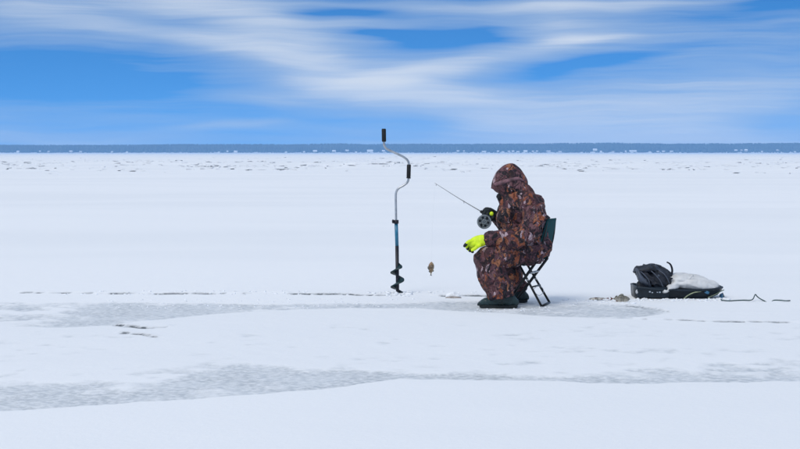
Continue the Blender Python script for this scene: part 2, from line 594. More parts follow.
DEN2 = [(-400, .30), (0, .40), (50, .46), (90, .58), (200, .68), (300, .72), (400, .78), (440, .84), (478, .86), (490, .6), (545, .45), (600, .60), (640, .62), (665, .52), (690, .0)]


def ground_fields(X, Y):
    """height and masks of the snow-covered ice at ground points"""
    Ys = np.maximum(Y, 3.0)
    px = 400 + F * X / Ys
    py = HZ + F * (H - .010) / Ys
    wob = (fbm(X * 1.7, Y * 1.7, 3) - 0.5) * 2
    fine = fbm(X * 9, Y * 9, 21, 3) - 0.5
    mid = fbm(X * 2.6, Y * 2.6, 31, 4, .6) - 0.5
    pw = px + wob * 14 + mid * 22
    e1 = ip(px, EDGE1) + wob * 1.1 + fine * 1.4
    u1 = ip(pw, UP1) + wob * 4
    front = sst(py, e1 - 0.2, e1 + 0.9)                # foreground drift
    c1 = sst(py, u1 - 3, u1 + 7) * (1 - front) * (ip(pw, DEN1) + .08)
    e2 = ip(px, EDGE2) + wob * 0.5 + fine * 0.6
    u2 = ip(px, UP2) + wob * 0.6
    pan = sst(py, e2 - 0.2, e2 + 0.5)
    c2 = sst(py, u2 - 1.5, u2 + 1.5) * (1 - pan) * (ip(px, DEN2) + .10 + .22 * sst(px, 320, 420) * (1 - sst(px, 482, 500)))
    c1 = c1 + .22 * sst(py, e1 - 8, e1 - 2) * (1 - front) * sst(px, 330, 420)
    cov = np.maximum(c1, c2)
    # scuffed snow between the two bare bands
    thin = sst(py, 318, 335) * (1 - sst(py, 372, 384)) * (0.10 + 0.16 * sst(fbm(X * .9, Y * .5, 77), .5, .68))
    cov = np.maximum(cov, thin)
    ice = sst(cov + mid * 0.95 + fine * 0.75, 0.28, 0.78)
    ice = np.where(cov < 0.02, 0.0, ice)
    # cracks: y of the line, x range, strength
    crack = np.zeros_like(X)
    lip = np.zeros_like(X)

    def line(pts, w, s, brk):
        nonlocal crack, lip
        yy = ip(px, pts) + (fbm(X * 5, Y * 0 + 3, int(pts[0][0]) + 5, 4) - .5) * 1.5 + (fbm(X * .9, Y * 0 + 1, int(pts[0][0]) + 15, 2) - .5) * 1.6
        inside = (px > pts[0][0]) & (px < pts[-1][0])
        g = np.exp(-((py - yy) / w) ** 2) * inside
        g = g * sst(fbm(X * 4.5, Y * 0 + 9.7, int(pts[0][0]) + 51, 4, .7), brk, brk + .2) * s
        crack = np.maximum(crack, g)
        lip = np.maximum(lip, np.exp(-((py - yy + 1.1) / 1.0) ** 2) * inside * s)

    line([(20, 292.0), (150, 293.6), (300, 294.2), (395, 294.9), (480, 295.6), (520, 296)], .40, 1.0, .45)
    line([(113, 325.2), (150, 328.2), (172, 327.6)], .5, 1.0, .44)
    line([(120, 332.5), (140, 333.6), (158, 337)], .5, 1.0, .46)
    line([(628, 318.6), (700, 321.3), (760, 322.2), (860, 323.5), (980, 325)], .36, .8, .40)
    line([(626, 304.8), (650, 307.5), (670, 312)], .34, .8, .36)
    hgt = 0.008 * (1 - ice) * (1 - sst(Y, 30, 60))
    hgt = hgt + 0.006 * front * (1 - sst(py, e1 + 1, e1 + 60) * .3)
    hgt = hgt + 0.003 * pan * (1 - sst(py, e2, e2 + 14))
    hgt = hgt - 0.012 * crack + 0.008 * lip * (0.4 + fine + .5)
    hgt = hgt + 0.004 * (fine + .5) * (1 - ice) * (1 - front * .75) * (1 - sst(Y, 14, 18) * .5)
    hgt = hgt + 0.030 * (fbm(X * .35, Y * .8, 91, 3) - .5) * sst(Y, 14, 22) + 0.05 * (fbm(X * .05, Y * .16, 95, 3) - .5) * sst(Y, 20, 60)
    hgt = hgt + 0.012 * (fbm(X * .8, Y * .8, 99, 3) - .5) * front
    # wind-packed rough snow far out
    far = sst(Y, 85, 130) * (1 - sst(Y, 380, 520))
    hgt = hgt + far * 0.30 * sst(fbm(X * .10, Y * .05, 111, 4, .6), .50, .75)
    return hgt, ice, crack, front


def axis(a, b, step, lo, hi, growth):
    mid = list(np.arange(a, b + 1e-6, step))
    up, s = [], step
    v = b
    while v < hi:
        s *= growth
        v += s
        up.append(min(v, hi))
    dn, s = [], step
    v = a
    while v > lo:
        s *= growth
        v -= s
        dn.append(max(v, lo))
    return np.array(dn[::-1] + mid + up)


GRID = []


def ground_z(x, y):
    xs, ys, hh = GRID
    i = int(np.clip(np.searchsorted(xs, x) - 1, 0, len(xs) - 2))
    j = int(np.clip(np.searchsorted(ys, y) - 1, 0, len(ys) - 2))
    u = (x - xs[i]) / (xs[i + 1] - xs[i])
    v = (y - ys[j]) / (ys[j + 1] - ys[j])
    return float((hh[j, i] * (1 - u) + hh[j, i + 1] * u) * (1 - v) + (hh[j + 1, i] * (1 - u) + hh[j + 1, i + 1] * u) * v)


def ground_mat():
    m = bpy.data.materials.new('snow_over_ice')
    m.use_nodes = True
    t = m.node_tree
    b = t.nodes['Principled BSDF']
    tc = nd(t, 'ShaderNodeTexCoord')
    o = tc.outputs['Object']
    ice = nd(t, 'ShaderNodeAttribute', attribute_name='ice').outputs['Fac']
    crk = nd(t, 'ShaderNodeAttribute', attribute_name='crack').outputs['Fac']
    n1 = nd(t, 'ShaderNodeTexNoise', noise_dimensions='2D', ins={'Vector': o, 'Scale': 22.0, 'Detail': 5.0, 'Roughness': .65}).outputs[0]
    n2 = nd(t, 'ShaderNodeTexNoise', noise_dimensions='2D', ins={'Vector': o, 'Scale': 3.0, 'Detail': 4.0}).outputs[0]
    n3 = nd(t, 'ShaderNodeTexNoise', noise_dimensions='2D', ins={
        'Vector': nd(t, 'ShaderNodeMapping', ins={0: o, 'Scale': (.05, .16, 1)}).outputs[0], 'Scale': 1.0, 'Detail': 5.0, 'Roughness': .6}).outputs[0]
    snow = mixc(t, maprange(t, n3, .35, .68), (.79, .81, .825), (.83, .845, .855))
    icec = mixc(t, maprange(t, n2, .3, .7), (.42, .455, .475), (.54, .575, .595))
    icec = mixc(t, maprange(t, n1, .48, .68, .1, .8), icec, (.70, .73, .76))       # frost on the ice
    f = mth(t, 'MULTIPLY', ice, maprange(t, n1, .36, .56, 1.0, .55))
    c = mixc(t, f, snow, icec)
    c = mixc(t, mth(t, 'MULTIPLY', crk, maprange(t, n1, .35, .60, 2.2, 1.0), clamp=True), c, (.11, .125, .135))
    t.links.new(c, b.inputs['Base Color'])
    t.links.new(maprange(t, f, 0, 1, .85, .42, smooth=False), b.inputs['Roughness'])
    b.inputs['Specular IOR Level'].default_value = 0.3
    bp = nd(t, 'ShaderNodeBump', ins={'Strength': .16, 'Distance': .02, 'Height': n1})
    t.links.new(bp.outputs[0], b.inputs['Normal'])
    return m


def build_ground():
    xs = axis(-4.0, 4.0, .02, -2400, 2400, 1.10)
    ys = np.concatenate([axis(5.6, 16.0, .025, -60, 60, 1.03)[:-1], axis(60, 300, 1.5, 60, 3400, 1.06)])
    X, Y = np.meshgrid(xs, ys)
    h, ice, crack, front = ground_fields(X.ravel(), Y.ravel())
    nx, ny = len(xs), len(ys)
    GRID[:] = [xs, ys, h.reshape(ny, nx)]
    me = bpy.data.meshes.new('snow_covered_ice')
    co = np.stack([X.ravel(), Y.ravel(), h], 1).astype(np.float32)
    i = np.arange(nx * ny).reshape(ny, nx)
    q = np.stack([i[:-1, :-1], i[:-1, 1:], i[1:, 1:], i[1:, :-1]], -1).reshape(-1, 4).astype(np.int32)
    me.vertices.add(len(co))
    me.vertices.foreach_set('co', co.ravel())
    me.loops.add(q.size)
    me.loops.foreach_set('vertex_index', q.ravel())
    me.polygons.add(len(q))
    me.polygons.foreach_set('loop_start', np.arange(0, q.size, 4, dtype=np.int32))
    me.polygons.foreach_set('use_smooth', np.ones(len(q), bool))
    me.update()
    for nme, arr in (('ice', ice), ('crack', crack)):
        a = me.attributes.new(nme, 'FLOAT', 'POINT')
        a.data.foreach_set('value', arr.astype(np.float32))
    me.materials.append(ground_mat())
    ob = bpy.data.objects.new('frozen_lake', me)
    COL.objects.link(ob)
    ob['kind'] = 'structure'


build_ground()


# ------------------------------------------------------------------ far shore
def build_shore():
    xs = np.linspace(-1600, 1600, 161)
    prof = [(2930, -.5), (2950, .6), (2975, 1.6), (3010, 3.5), (3060, 6), (3120, 9), (3300, 10), (3380, -1)]
    V_, F_ = [], []
    for x in xs:
        k = 1 + .35 * (x / 1200) + .25 * mnoise.noise(Vector((x * .004, 2, 0)))
        for y, z in prof:
            V_.append((x, y + 10 * mnoise.noise(Vector((x * .008, 5, 0))), z if y < 2980 else z * max(.3, k)))
    n = len(prof)
    for i in range(len(xs) - 1):
        for j in range(n - 1):
            F_.append((i * n + j, (i + 1) * n + j, (i + 1) * n + j + 1, i * n + j + 1))
    o = mk('far_shore', V_, F_, M['snowlump'])
    o['kind'] = 'structure'

    # the far wood: one mass of conifers and bare crowns
    V_, F_ = [], []
    R = random.Random(3)
    for row in range(11):
        y0 = 2978 + row * 13
        x = -1450.0
        while x < 1450:
            x += R.uniform(2.0, 5.0)
            k = 1 + .35 * (x / 1200) + .25 * mnoise.noise(Vector((x * .004, 2, 0)))
            zb = np.interp(y0, [2950, 2975, 3010, 3060, 3120], [.6, 1.6, 3.5 * max(.3, k), 6 * max(.3, k), 9 * max(.3, k)])
            patch = .5 + .5 * mnoise.noise(Vector((x * .02, y0 * .02, 1)))
            hh = (11.0 + 2.0 * patch + R.uniform(-.3, .3) + 1.1 * mnoise.noise(Vector((x * .012, y0 * .01, 7)))) * (.62 if row == 0 else 1)
            if row < 2 and R.random() < .35:
                continue
            r = R.uniform(2.2, 3.6)
            yy = y0 + R.uniform(-5, 5)
            b = len(V_)
            sides = 5
            conif = R.random() < .08
            lv = [(0, .35), (.15, 1.0), (.55, .55), (1.0, 0.04)] if conif else [(0, .25), (.3, .9), (.7, 1.0), (1.0, .3)]
            for zf, rf in lv:
                for s in range(sides):
                    a = 2 * math.pi * s / sides + R.uniform(-.2, .2)
                    rr = r * rf * R.uniform(.8, 1.2)
                    V_.append((x + math.cos(a) * rr, yy + math.sin(a) * rr, zb - .5 + hh * zf))
            for l in range(len(lv) - 1):
                for s in range(sides):
                    s2 = (s + 1) % sides
                    F_.append((b + l * sides + s, b + l * sides + s2, b + (l + 1) * sides + s2, b + (l + 1) * sides + s))
            F_.append(tuple(b + (len(lv) - 1) * sides + s for s in range(sides)))
    o = mk('far_wood', V_, F_, M['tree'], smooth=False)
    tag(o, 'dark wood running along the whole far shore of the lake', 'wood', kind='stuff')

    # houses along the shore
    spots = [(18, 152.2, 4, 2.4), (40, 151.5, 3, 1.6), (48.6, 152.1, 4, 2), (71, 152, 4.5, 2.2), (80.6, 152.3, 4, 1.8), (112, 152.2, 3.5, 1.6),
             (127, 152.3, 2.5, 1.4), (219, 152.3, 3, 1.4), (227.5, 151.8, 2.6, 2.2), (235.7, 152.2, 4, 2.2), (286, 152.4, 2.4, 1.4),
             (304, 152.3, 3, 2), (315, 151.6, 5, 2.2), (334, 151.6, 5, 2.2), (347, 150.8, 4, 1.6), (356, 152.4, 3, 1.4), (370, 151.9, 6.5, 3.0),
             (383.5, 151.4, 3, 1.8), (458, 151.4, 3, 1.6), (464, 151.3, 3, 1.6), (484, 152.2, 5.5, 2), (498, 151.6, 3, 1.6), (503, 152.2, 3, 1.6),
             (509, 152, 3.6, 2), (513, 151.6, 3, 1.7), (518, 152.2, 3.6, 1.6), (525.5, 152, 5, 2.6), (533, 151.8, 4, 1.8), (537, 151.4, 2.6, 1.4),
             (548.5, 151.8, 6, 2), (560, 152, 4.5, 1.4), (595, 150.6, 4.4, 2.6), (601, 152, 3.6, 2), (613, 152, 3, 1.2), (625.6, 151.8, 3, 2),
             (633, 151.8, 8, 2.2), (650, 152.2, 4, 1.4), (658, 151.8, 4, 1.5), (663.5, 151.7, 3.4, 1.6), (671.5, 151.6, 4, 1.4), (736, 150.6, 3, 1.6),
             (741.5, 150.6, 3, 1.5), (746, 151.4, 3.2, 3), (762, 152.3, 4, 2.2), (777.5, 150.6, 4, 1.6), (795, 152.2, 3.5, 1.6)]
    def unit():
        wv, wf = box_geo((0, 0, .31), 1, .7, .62)
        rv = [Vector(p) for p in [(-.54, -.42, .60), (.54, -.42, .60), (.54, .42, .60), (-.54, .42, .60), (-.54, 0, 1), (.54, 0, 1),
                                  (-.54, -.42, .66), (.54, -.42, .66), (.54, .42, .66), (-.54, .42, .66)]]
        rf = [(0, 1, 7, 6), (2, 3, 9, 8), (6, 7, 5, 4), (8, 9, 4, 5), (0, 3, 2, 1), (0, 6, 4, 9, 3), (1, 2, 8, 5, 7)]
        a = bpy.data.meshes.new('wall'); a.from_pydata(wv, [], wf); a.materials.append(M['wallp'])
        a2 = bpy.data.meshes.new('wall'); a2.from_pydata(wv, [], wf); a2.materials.append(M['wallb'])
        b = bpy.data.meshes.new('roof'); b.from_pydata(rv, [], rf); b.materials.append(M['roofs'])
        return a, a2, b
    wm, wm2, rm = unit()
    special = {16: 'biggest white house on the far shore, right beside the tall auger handle',
               35: 'long low white building on the far shore, the widest of the row of houses',
               31: 'white house set higher up the bank than its neighbour on the far shore',
               42: 'tall narrow white house standing up against the far wood'}
    for i, (x, yb, w, h) in enumerate(spots):
        k_ = 1 if i in special else random.uniform(.55, 1.05)
        w, h = w * k_, h * (k_ * .5 + .5)
        Y = 2962 - (153 - yb) * 3
        p = P(x, yb + .25, Y)
        lab = special.get(i, 'tiny snow-roofed house at the foot of the wood on the far shore')
        e = root('house', p, lab, 'house', 'houses along the far shore')
        s = Y / F
        e.rotation_euler = (0, 0, random.uniform(-.35, .35))
        brown = random.random() < .2
        for nm, me in (('wall', wm2 if brown else wm), ('roof', rm)):
            c = bpy.data.objects.new(nm, me)
            COL.objects.link(c)
            c.parent = e
            c.scale = (w * s * .85, max(6, w * s * .6), (h * .8 + .15) * s)


build_shore()


# rough broken ice heaved up far out on the lake
def build_rubble():
    V_, F_ = [], []
    R = random.Random(11)
    bands = [(163.0, 1.0, 560, .9), (166.0, .9, 640, .85), (169.3, .7, 260, .6), (159.5, 1.0, 420, .9), (172.5, .8, 30, .4)]
    for row, sig, n, sc in bands:
        made = 0
        while made < n:
            px = R.uniform(-250, 1050)
            dens = .5 + .9 * mnoise.noise(Vector((px * .016, row * 1.3, 4)))
            if R.random() > dens:
                continue
            py = row + R.gauss(0, sig) + 1.2 * mnoise.noise(Vector((px * .01, row, 9)))
            if py < 157:
                continue
            made += 1
            g = G(px, py)
            z = ground_z(g.x, g.y)
            big = R.random() ** 2
            w = (.15 + .85 * big) * sc
            hh = (.010 + .026 * big) * sc
            rot = Matrix.Rotation(R.uniform(-.5, .5), 3, 'Z') @ Matrix.Rotation(R.uniform(-.18, .35), 3, 'X') @ Matrix.Rotation(R.uniform(-.12, .12), 3, 'Y')
            v, f = box_geo((g.x, g.y, z + hh * .35), w, R.uniform(.3, .9), hh, rot)
            v = [p + Vector((R.uniform(-.1, .1) * w, R.uniform(-.1, .1), R.uniform(-.02, .03))) for p in v]
            b = len(V_)
            V_ += v
            F_ += [tuple(i + b for i in q) for q in f]
    o = mk('broken_ice_ridge', V_, F_, M['icelump'], smooth=False)
    tag(o, 'low grey ridges of broken ice lying far out across the lake', 'broken ice', kind='stuff')


build_rubble()


# ------------------------------------------------------------------ the chair
YN, YF = 12.43, 12.68     # near and far side frames


def build_chair():
    base = P(531, 306, 12.55)
    r = root('folding_chair', (base.x, 12.55, 0), 'folding chair with green canvas back and black crossed legs under the angler', 'folding chair')
    z0 = .012

    def gpt(px, Y):
        p = P(px, 300, Y)
        return Vector((p.x, Y, ground_z(p.x, Y) + .006))
    # near and far X frames
    for Y, dx in ((YN, 0), (YF, 8.0)):
        rear = gpt(541.5 + dx, Y)
        front = gpt(505.5 + dx, Y)
        hinge_f = P(519.5 + dx, 265, Y)
        hinge_r = P(539.5 + dx, 257.5, Y)
        mk('rear_leg', *tube_geo([hinge_f, rear], .0095, 10), M['frame'], r)
        off = Vector((0, .024 if Y == YN else -.024, 0))
        mk('front_leg', *tube_geo([hinge_r + off, front + off], .0115, 10), M['frame'], r)
        mk('seat_rail', *tube_geo([hinge_f - off * .9, hinge_r - off * .9], .009, 10), M['frame'], r)
        top = P((547.5 if Y == YN else 555.2), (219.5 if Y == YN else 218.8), Y)
        mk('back_post', *tube_geo([hinge_r, P((543.8 if Y == YN else 553), 238, Y), top], .009, 10, sub=4), M['frame'], r)
        cx = hinge_f.lerp(rear, .36)
        mk('rivet', *tube_geo([cx - off * .6, cx + off * 1.6], .008, 8), M['steel'], r)
    for a, b, nm, rad in ((gpt(541.5, YN), gpt(549.5, YF), 'rear_foot_bar', .0095), (gpt(505.5, YN + .024), gpt(513.5, YF - .024), 'front_foot_bar', .0095),
                          (P(532, 287, YN), P(540, 285, YF), 'cross_bar', .007), (P(530.5, 273, YN + .024), P(538.5, 271, YF - .024), 'cross_bar', .009)):
        mk(nm, *tube_geo([a, b], rad, 8), M['steel'] if nm == 'cross_bar' and rad > .008 else M['frame'], r)
    # wire shelf loops
    lp = [P(533, 290, YN), P(537, 286.5, 12.5), P(542, 287.5, 12.58), P(543.5, 292, 12.6), P(539, 295.5, 12.5), P(534, 292, YN)]
    mk('wire_shelf', *tube_geo(lp, .0022, 6, sub=5), M['wire'], r)
    # seat cloth
    V_, F_ = [], []
    nu, nv = 10, 8
    for i in range(nu + 1):
        for j in range(nv + 1):
            u, v = i / nu, j / nv
            Y = YN + (YF - YN) * v
            p = P(519.5 + 20 * u + 8 * v, 264.0 - 7.0 * u, Y)
            p.z += .009 - .03 * math.sin(math.pi * v) * .8
            V_.append(p)
    for i in range(nu):
        for j in range(nv):
            a = i * (nv + 1) + j
            F_.append((a, a + 1, a + nv + 2, a + nv + 1))
    solid(mk('seat', V_, F_, M['green'], r), .005)
    # back: green canvas above, camouflage cloth below

    def panel(nm, t0, t1, m):
        V_, F_ = [], []
        ne = [(547.5, 219.6), (541.0, 240), (537.2, 256)]
        fe = [(555.8, 218.8), (552.2, 240.5), (548.8, 256.4)]
        A = catmull(ne, 8)
        B = catmull(fe, 8)
        n = len(A) - 1
        i0, i1 = round(t0 * n), round(t1 * n)
        nv = 10
        for i in range(i0, i1 + 1):
            for j in range(nv + 1):
                v = j / nv
                Y = YN - .012 + (YF - YN + .024) * v
                p = P(A[i][0] + (B[i][0] - A[i][0]) * v, A[i][1] + (B[i][1] - A[i][1]) * v, Y)
                p.x += .014 * math.sin(math.pi * v) + .003 * mnoise.noise(p * 14)
                V_.append(p)
        for i in range(i1 - i0):
            for j in range(nv):
                a = i * (nv + 1) + j
                F_.append((a, a + 1, a + nv + 2, a + nv + 1))
        o = solid(mk(nm, V_, F_, m, r), .010)
        return o
    a = panel('backrest', 0, .56, M['green'])
    a['label'] = 'green canvas upper backrest'
    b = panel('lower_backrest', .565, .98, M['camo'])
    b['label'] = 'brown camouflage cloth below the green canvas'
    hem = [P(547.6 + 8.0 * v, 219.6 - .8 * v, YN - .012 + (YF - YN + .024) * v) + Vector((.014 * math.sin(math.pi * v), 0, 0)) for v in (i / 8 for i in range(9))]
    mk('hem', *tube_geo(hem, .0075, 8), M['green'], a)


build_chair()

# ------------------------------------------------------------------ the angler
YC, YL, YR = 12.555, 12.335, 12.765        # body middle, near (left) leg, far (right) leg


def build_person():
    r = root('person', (P(510, 300, YC).x, YC, 0), 'person in brown camouflage suit and hood hunched on a folding chair, holding a short rod', 'person')
    # body under the clothes, one skin from head to feet
    hd = P(508.5, 181.5, YC)
    tilt = Matrix.Rotation(math.radians(-28), 3, 'Y')       # looks down to the left
    body = [ell_geo(hd, .098, .078, .112, tilt),
            ell_geo(hd + tilt @ Vector((-.045, 0, -.06)), .058, .056, .062, tilt),                    # jaw
            ell_geo(hd + tilt @ Vector((-.105, 0, -.022)), .020, .014, .026, tilt, 10, 8),             # nose
            ell_geo(hd + tilt @ Vector((-.088, 0, -.066)), .016, .024, .008, tilt, 10, 6),             # lips
            ell_geo(hd + tilt @ Vector((-.086, 0, .018)), .018, .055, .012, tilt, 10, 6),              # brow
            limb_geo([(513, 190, YC, .06, .06), (521, 202, YC, .07, .07)]),
            limb_geo([(519, 200, YC, .08, .10), (523, 215, YC, .12, .115), (524, 235, YC, .11, .10), (527, 251, YC, .10, .12)]),
            limb_geo([(527, 203, YC - .10, .05, .05), (532.5, 213, YC - .21, .045, .04), (531, 225, YC - .247, .042, .038), (525.5, 235, YC - .262, .04, .038), (512, 239.5, YC - .26, .036, .036), (492, 239.3, YC - .238, .03, .03)]),
            limb_geo([(522, 203, YC + .10, .05, .05), (520.5, 214, YC + .21, .045, .04), (517.5, 226, YC + .24, .04, .038), (511.5, 230, YC + .22, .038, .038), (503, 223, YC + .10, .032, .032), (496, 217, YC + .04, .03, .03)]),
            limb_geo([(531, 254, YC - .10, .075, .08), (484, 257, YL, .055, .055), (500, 298, YL, .038, .04)]),
            limb_geo([(532, 254, YC + .10, .075, .08), (490, 255, YR, .055, .055), (516, 296, YR, .038, .04)])]
    for s in (-1, 1):
        body.append(ell_geo(hd + tilt @ Vector((.01, s * .080, -.01)), .022, .012, .032, tilt, 10, 6))  # ears
        body.append(ell_geo(hd + tilt @ Vector((-.078, s * .033, .0)), .014, .014, .010, tilt, 10, 6))  # eyelids
    remeshed('body', body, .009, 2, M['skin'], r)
    for s in (-1, 1):
        mk('eye', *ell_geo(hd + tilt @ Vector((-.086, s * .033, -.001)), .009, .012, .006, tilt, 10, 6), M['eye'], r)

    # trousers: two baggy legs meeting at the seat
    tr = [limb_geo([(537, 251, YC - .09, .10, .11), (515, 253.5, YC - .15, .098, .105), (489, 257, YL, .092, .092), (486, 262, YL, .088, .09), (491.5, 274, YL, .106, .10),
                    (497.5, 285, YL, .108, .096), (500.5, 293, YL, .104, .093), (501.3, 297, YL, .102, .092)], power=2.3, cap=False),
          limb_geo([(537, 251, YC + .09, .10, .11), (515, 252.5, YC + .15, .096, .105), (494, 255, YR, .090, .092), (493, 262, YR, .088, .09), (506, 272, YR, .104, .098),
                    (512, 279, YR, .102, .095), (514.5, 286, YR, .094, .09), (515.3, 291, YR, .092, .09)], power=2.3, cap=False),
          limb_geo([(540, 246, YC, .09, .17), (528, 252, YC, .10, .18)])]
    remeshed('trousers', tr, .010, 3, M['camo'], r, fold(.026, 7.0, 3.0))

    # jacket
    prof = [(186, 512, 528, .09), (190, 506, 533.5, .125), (195, 501, 538.5, .165), (201, 498.5, 543, .20), (208, 497, 546.5, .190), (215, 496.5, 548.5, .172), (223, 498, 548.6, .155),
            (231, 500, 547.6, .148), (239, 502.5, 546.6, .16), (247, 505, 545, .195), (254, 508, 543, .205), (259, 511, 541, .195)]
    rings = []
    for py, fr, bk, lat in prof:
        c = P((fr + bk) / 2, py, YC)
        hw = (bk - fr) / 2 * YC / F
        ring = []
        for k in range(32):
            a = 2 * math.pi * k / 32
            ca, sa = math.cos(a), math.sin(a)
            e = .85
            ring.append(c + Vector((math.copysign(abs(ca) ** e, ca) * hw, math.copysign(abs(sa) ** e, sa) * lat, 0)))
        rings.append(ring)
    jk = [rings_geo(rings, True, False),
          limb_geo([(528, 200, YC - .15, .088, .085), (533.5, 211, YC - .205, .090, .080), (532.5, 224, YC - .245, .086, .078), (527, 235, YC - .262, .082, .078),
                    (514, 239.5, YC - .262, .074, .074), (500, 239.5, YC - .25, .068, .07), (489.5, 238.8, YC - .238, .063, .064)]),
          limb_geo([(521, 201, YC + .15, .085, .085), (521, 213, YC + .21, .085, .08), (518, 227, YC + .24, .08, .075), (512, 231, YC + .22, .072, .072),
                    (503, 223, YC + .10, .062, .062), (498.5, 218.5, YC + .055, .054, .054)])]
    remeshed('jacket', jk, .0085, 2, M['camo'], r, fold(.030, 7.2, 11.0))
    # cuffs
    for pts in ([(492.5, 239, YC - .24, .067, .068), (488.2, 238.8, YC - .237, .064, .065)], [(500.2, 219.8, YC + .07, .058, .058), (497.4, 217.4, YC + .045, .055, .055)]):
        mk('cuff', *limb_geo(pts, 20, 3), M['camo'], r)

    # seams, hems and zip of the suit
    mk('jacket_hem', *tube_geo([P(508.5 + 17 - 17.5 * math.cos(a), 259.5 - 4 * math.cos(a) * .3, YC + .205 * math.sin(a)) for a in (2 * math.pi * k / 28 for k in range(29))], .010, 8), M['camo'], r)
    mk('trouser_hem', *limb_geo([(500.8, 295.0, YL, .105, .095), (501.3, 297.4, YL, .106, .097)], 24, 2, 2.0, False), M['camo'], r)
    mk('trouser_hem', *limb_geo([(514.9, 288.6, YR, .096, .093), (515.3, 291.2, YR, .097, .094)], 24, 2, 2.0, False), M['camo'], r)
    mk('zip', *tube_geo([P(a, b, YC) for a, b in [(502.2, 201), (498.4, 208), (497.4, 215), (498.8, 223), (501, 231)]], .006, 8, sub=4), M['fleece'], r)
    # hood: rings from the rim of the opening back to the collar
    hr = [((492.2, 187.6), (503.2, 196.5), .070), ((492.4, 183.2), (504.5, 198.5), .092), ((495.4, 173.8), (506.5, 201), .112), ((500.0, 168.2), (509, 203), .124),
          ((507, 164.3), (511, 204), .128), ((514, 164.6), (514, 205), .125), ((520, 169.2), (518, 205), .118), ((524.5, 175.5), (522, 205), .112), ((527.4, 181.5), (524, 206), .106), ((527.8, 187), (526, 207), .104),
          ((527.5, 192), (527, 208), .10)]
    cm = catmull([(*a, *b, w) for a, b, w in hr], 3)
    rings = []
    n = 36
    for q in cm:
        t = P(q[0], q[1], YC)
        b = P(q[2], q[3], YC)
        c = t.lerp(b, .5)
        ax = (t - b) * .5
        ring = []
        for k in range(n):
            a = 2 * math.pi * k / n
            ca, sa = math.cos(a), math.sin(a)
            pt = c + ax * ca + Vector((0, math.copysign(abs(sa) ** .9, sa) * q[4] * (1 - .12 * ca), 0))
            pt += Vector((0, 0, 1)) * .006 * mnoise.noise(pt * 16) + Vector((1, 0, 0)) * .007 * mnoise.noise(pt * 13 + Vector((5, 0, 0)))
            ring.append(pt)
        rings.append(ring)
    v, f = rings_geo(rings, False)
    hood = solid(mk('hood', v, f, M['camo'], r), .007)
    # stitched peak, and seam band with the brim's lit tone put into its colour
    peak = [rings[0][k] for k in range(n - 9, n)] + [rings[0][k] for k in range(0, 10)]
    mk('hood_rim', *tube_geo(peak, .0065, 8), M['camo'], hood)
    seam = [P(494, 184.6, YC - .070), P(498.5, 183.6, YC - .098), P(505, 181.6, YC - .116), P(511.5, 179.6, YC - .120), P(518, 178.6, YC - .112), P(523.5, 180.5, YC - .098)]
    mk('lit_hood_band', *tube_geo(seam, [.010, .017, .018, .016, .013, .007], 10, sub=4), M['lit_mauve'], hood)
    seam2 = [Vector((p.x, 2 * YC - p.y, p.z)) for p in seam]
    mk('lit_hood_band', *tube_geo(seam2, [.010, .017, .018, .016, .013, .007], 10, sub=4), M['lit_mauve'], hood)
    # black fleece collar showing under the hood
    fl = [ell_geo(P(499.6, 197.0, YC - .045), .026, .045, .028), ell_geo(P(502.2, 192.0, YC - .04), .022, .06, .026), ell_geo(P(506, 197.5, YC), .04, .075, .035)]
    remeshed('fleece_collar', fl, .006, 2, M['fleece'], r, fold(.006, 20, 4, .001))
    # boots
    for Y, dx, dpy, nm in ((YL, 0, 0, 'near'), (YR, 10.5, 0, 'far')):
        s = YL / Y

        def q(px, z):
            p = P(px, 300, YL)
            return Vector((p.x + dx / F * Y + (0 if nm == 'near' else (Y - YL) * (503 - 400) / F), Y, z))
        gz = ground_z(q(498, 0).x, Y) + .004
        secs = [(479.2, .014, .046, .030), (481.5, .012, .066, .042), (486, .012, .078, .050), (491, .012, .086, .052), (496, .012, .098, .049), (501, .012, .120, .046),
                (505, .012, .136, .046), (510, .012, .128, .046), (514.5, .012, .100, .042), (516.8, .018, .072, .032)]
        rings = []
        for px, zb, zt, w in secs:
            c = q(px, gz + (zb + zt) / 2)
            ring = []
            for k in range(20):
                a = 2 * math.pi * k / 20
                ca, sa = math.cos(a), math.sin(a)
                ring.append(c + Vector((0, math.copysign(abs(ca) ** .8, ca) * w, math.copysign(abs(sa) ** .8, sa) * (zt - zb) / 2)))
            rings.append(ring)
        shaft = []
        for px, z, rx, ry in [(505, .08, .050, .044), (504.5, .12, .052, .05), (503, .16, .054, .052), (502, .20, .055, .052)]:
            c = q(px, gz + z)
            shaft.append([c + Vector((math.cos(a) * rx, math.sin(a) * ry, 0)) for a in (2 * math.pi * k / 20 for k in range(20))])
        b = remeshed('boot', [rings_geo(rings), rings_geo(shaft, True, False)], .007, 4, M['boot'], r, fold(.006, 15, 8 + dx, .0012))
        # sole
        out = [(478.6, 0), (480, .033), (485, .048), (492, .053), (499, .046), (505, .042), (511, .045), (515.4, .041), (517.0, .025)]
        top = [q(px, 0).x for px, _ in out]
        top = [x + .004 for x in top]
        lo = [Vector((x, Y + w, gz)) for x, (_, w) in zip(top, out)] + [Vector((x, Y - w, gz)) for x, (_, w) in list(zip(top, out))[:0:-1]]
        hi = [p + Vector((0, 0, .022)) for p in lo]
        m = len(lo)
        mk('sole', lo + hi, [(i, (i + 1) % m, m + (i + 1) % m, m + i) for i in range(m)] + [tuple(reversed(range(m))), tuple(range(m, 2 * m))], M['sole'], b, smooth=False).modifiers.new('b', 'BEVEL').width = .006
    # near glove: yellow, resting on the knee, forefinger stretched out
    YG = YC - .235
    g = [limb_geo([(488, 239.5, YG, .040, .044), (482, 240.5, YG, .046, .044), (476, 242.3, YG, .048, .044), (472, 243.6, YG, .038, .040)], 18, 4)]
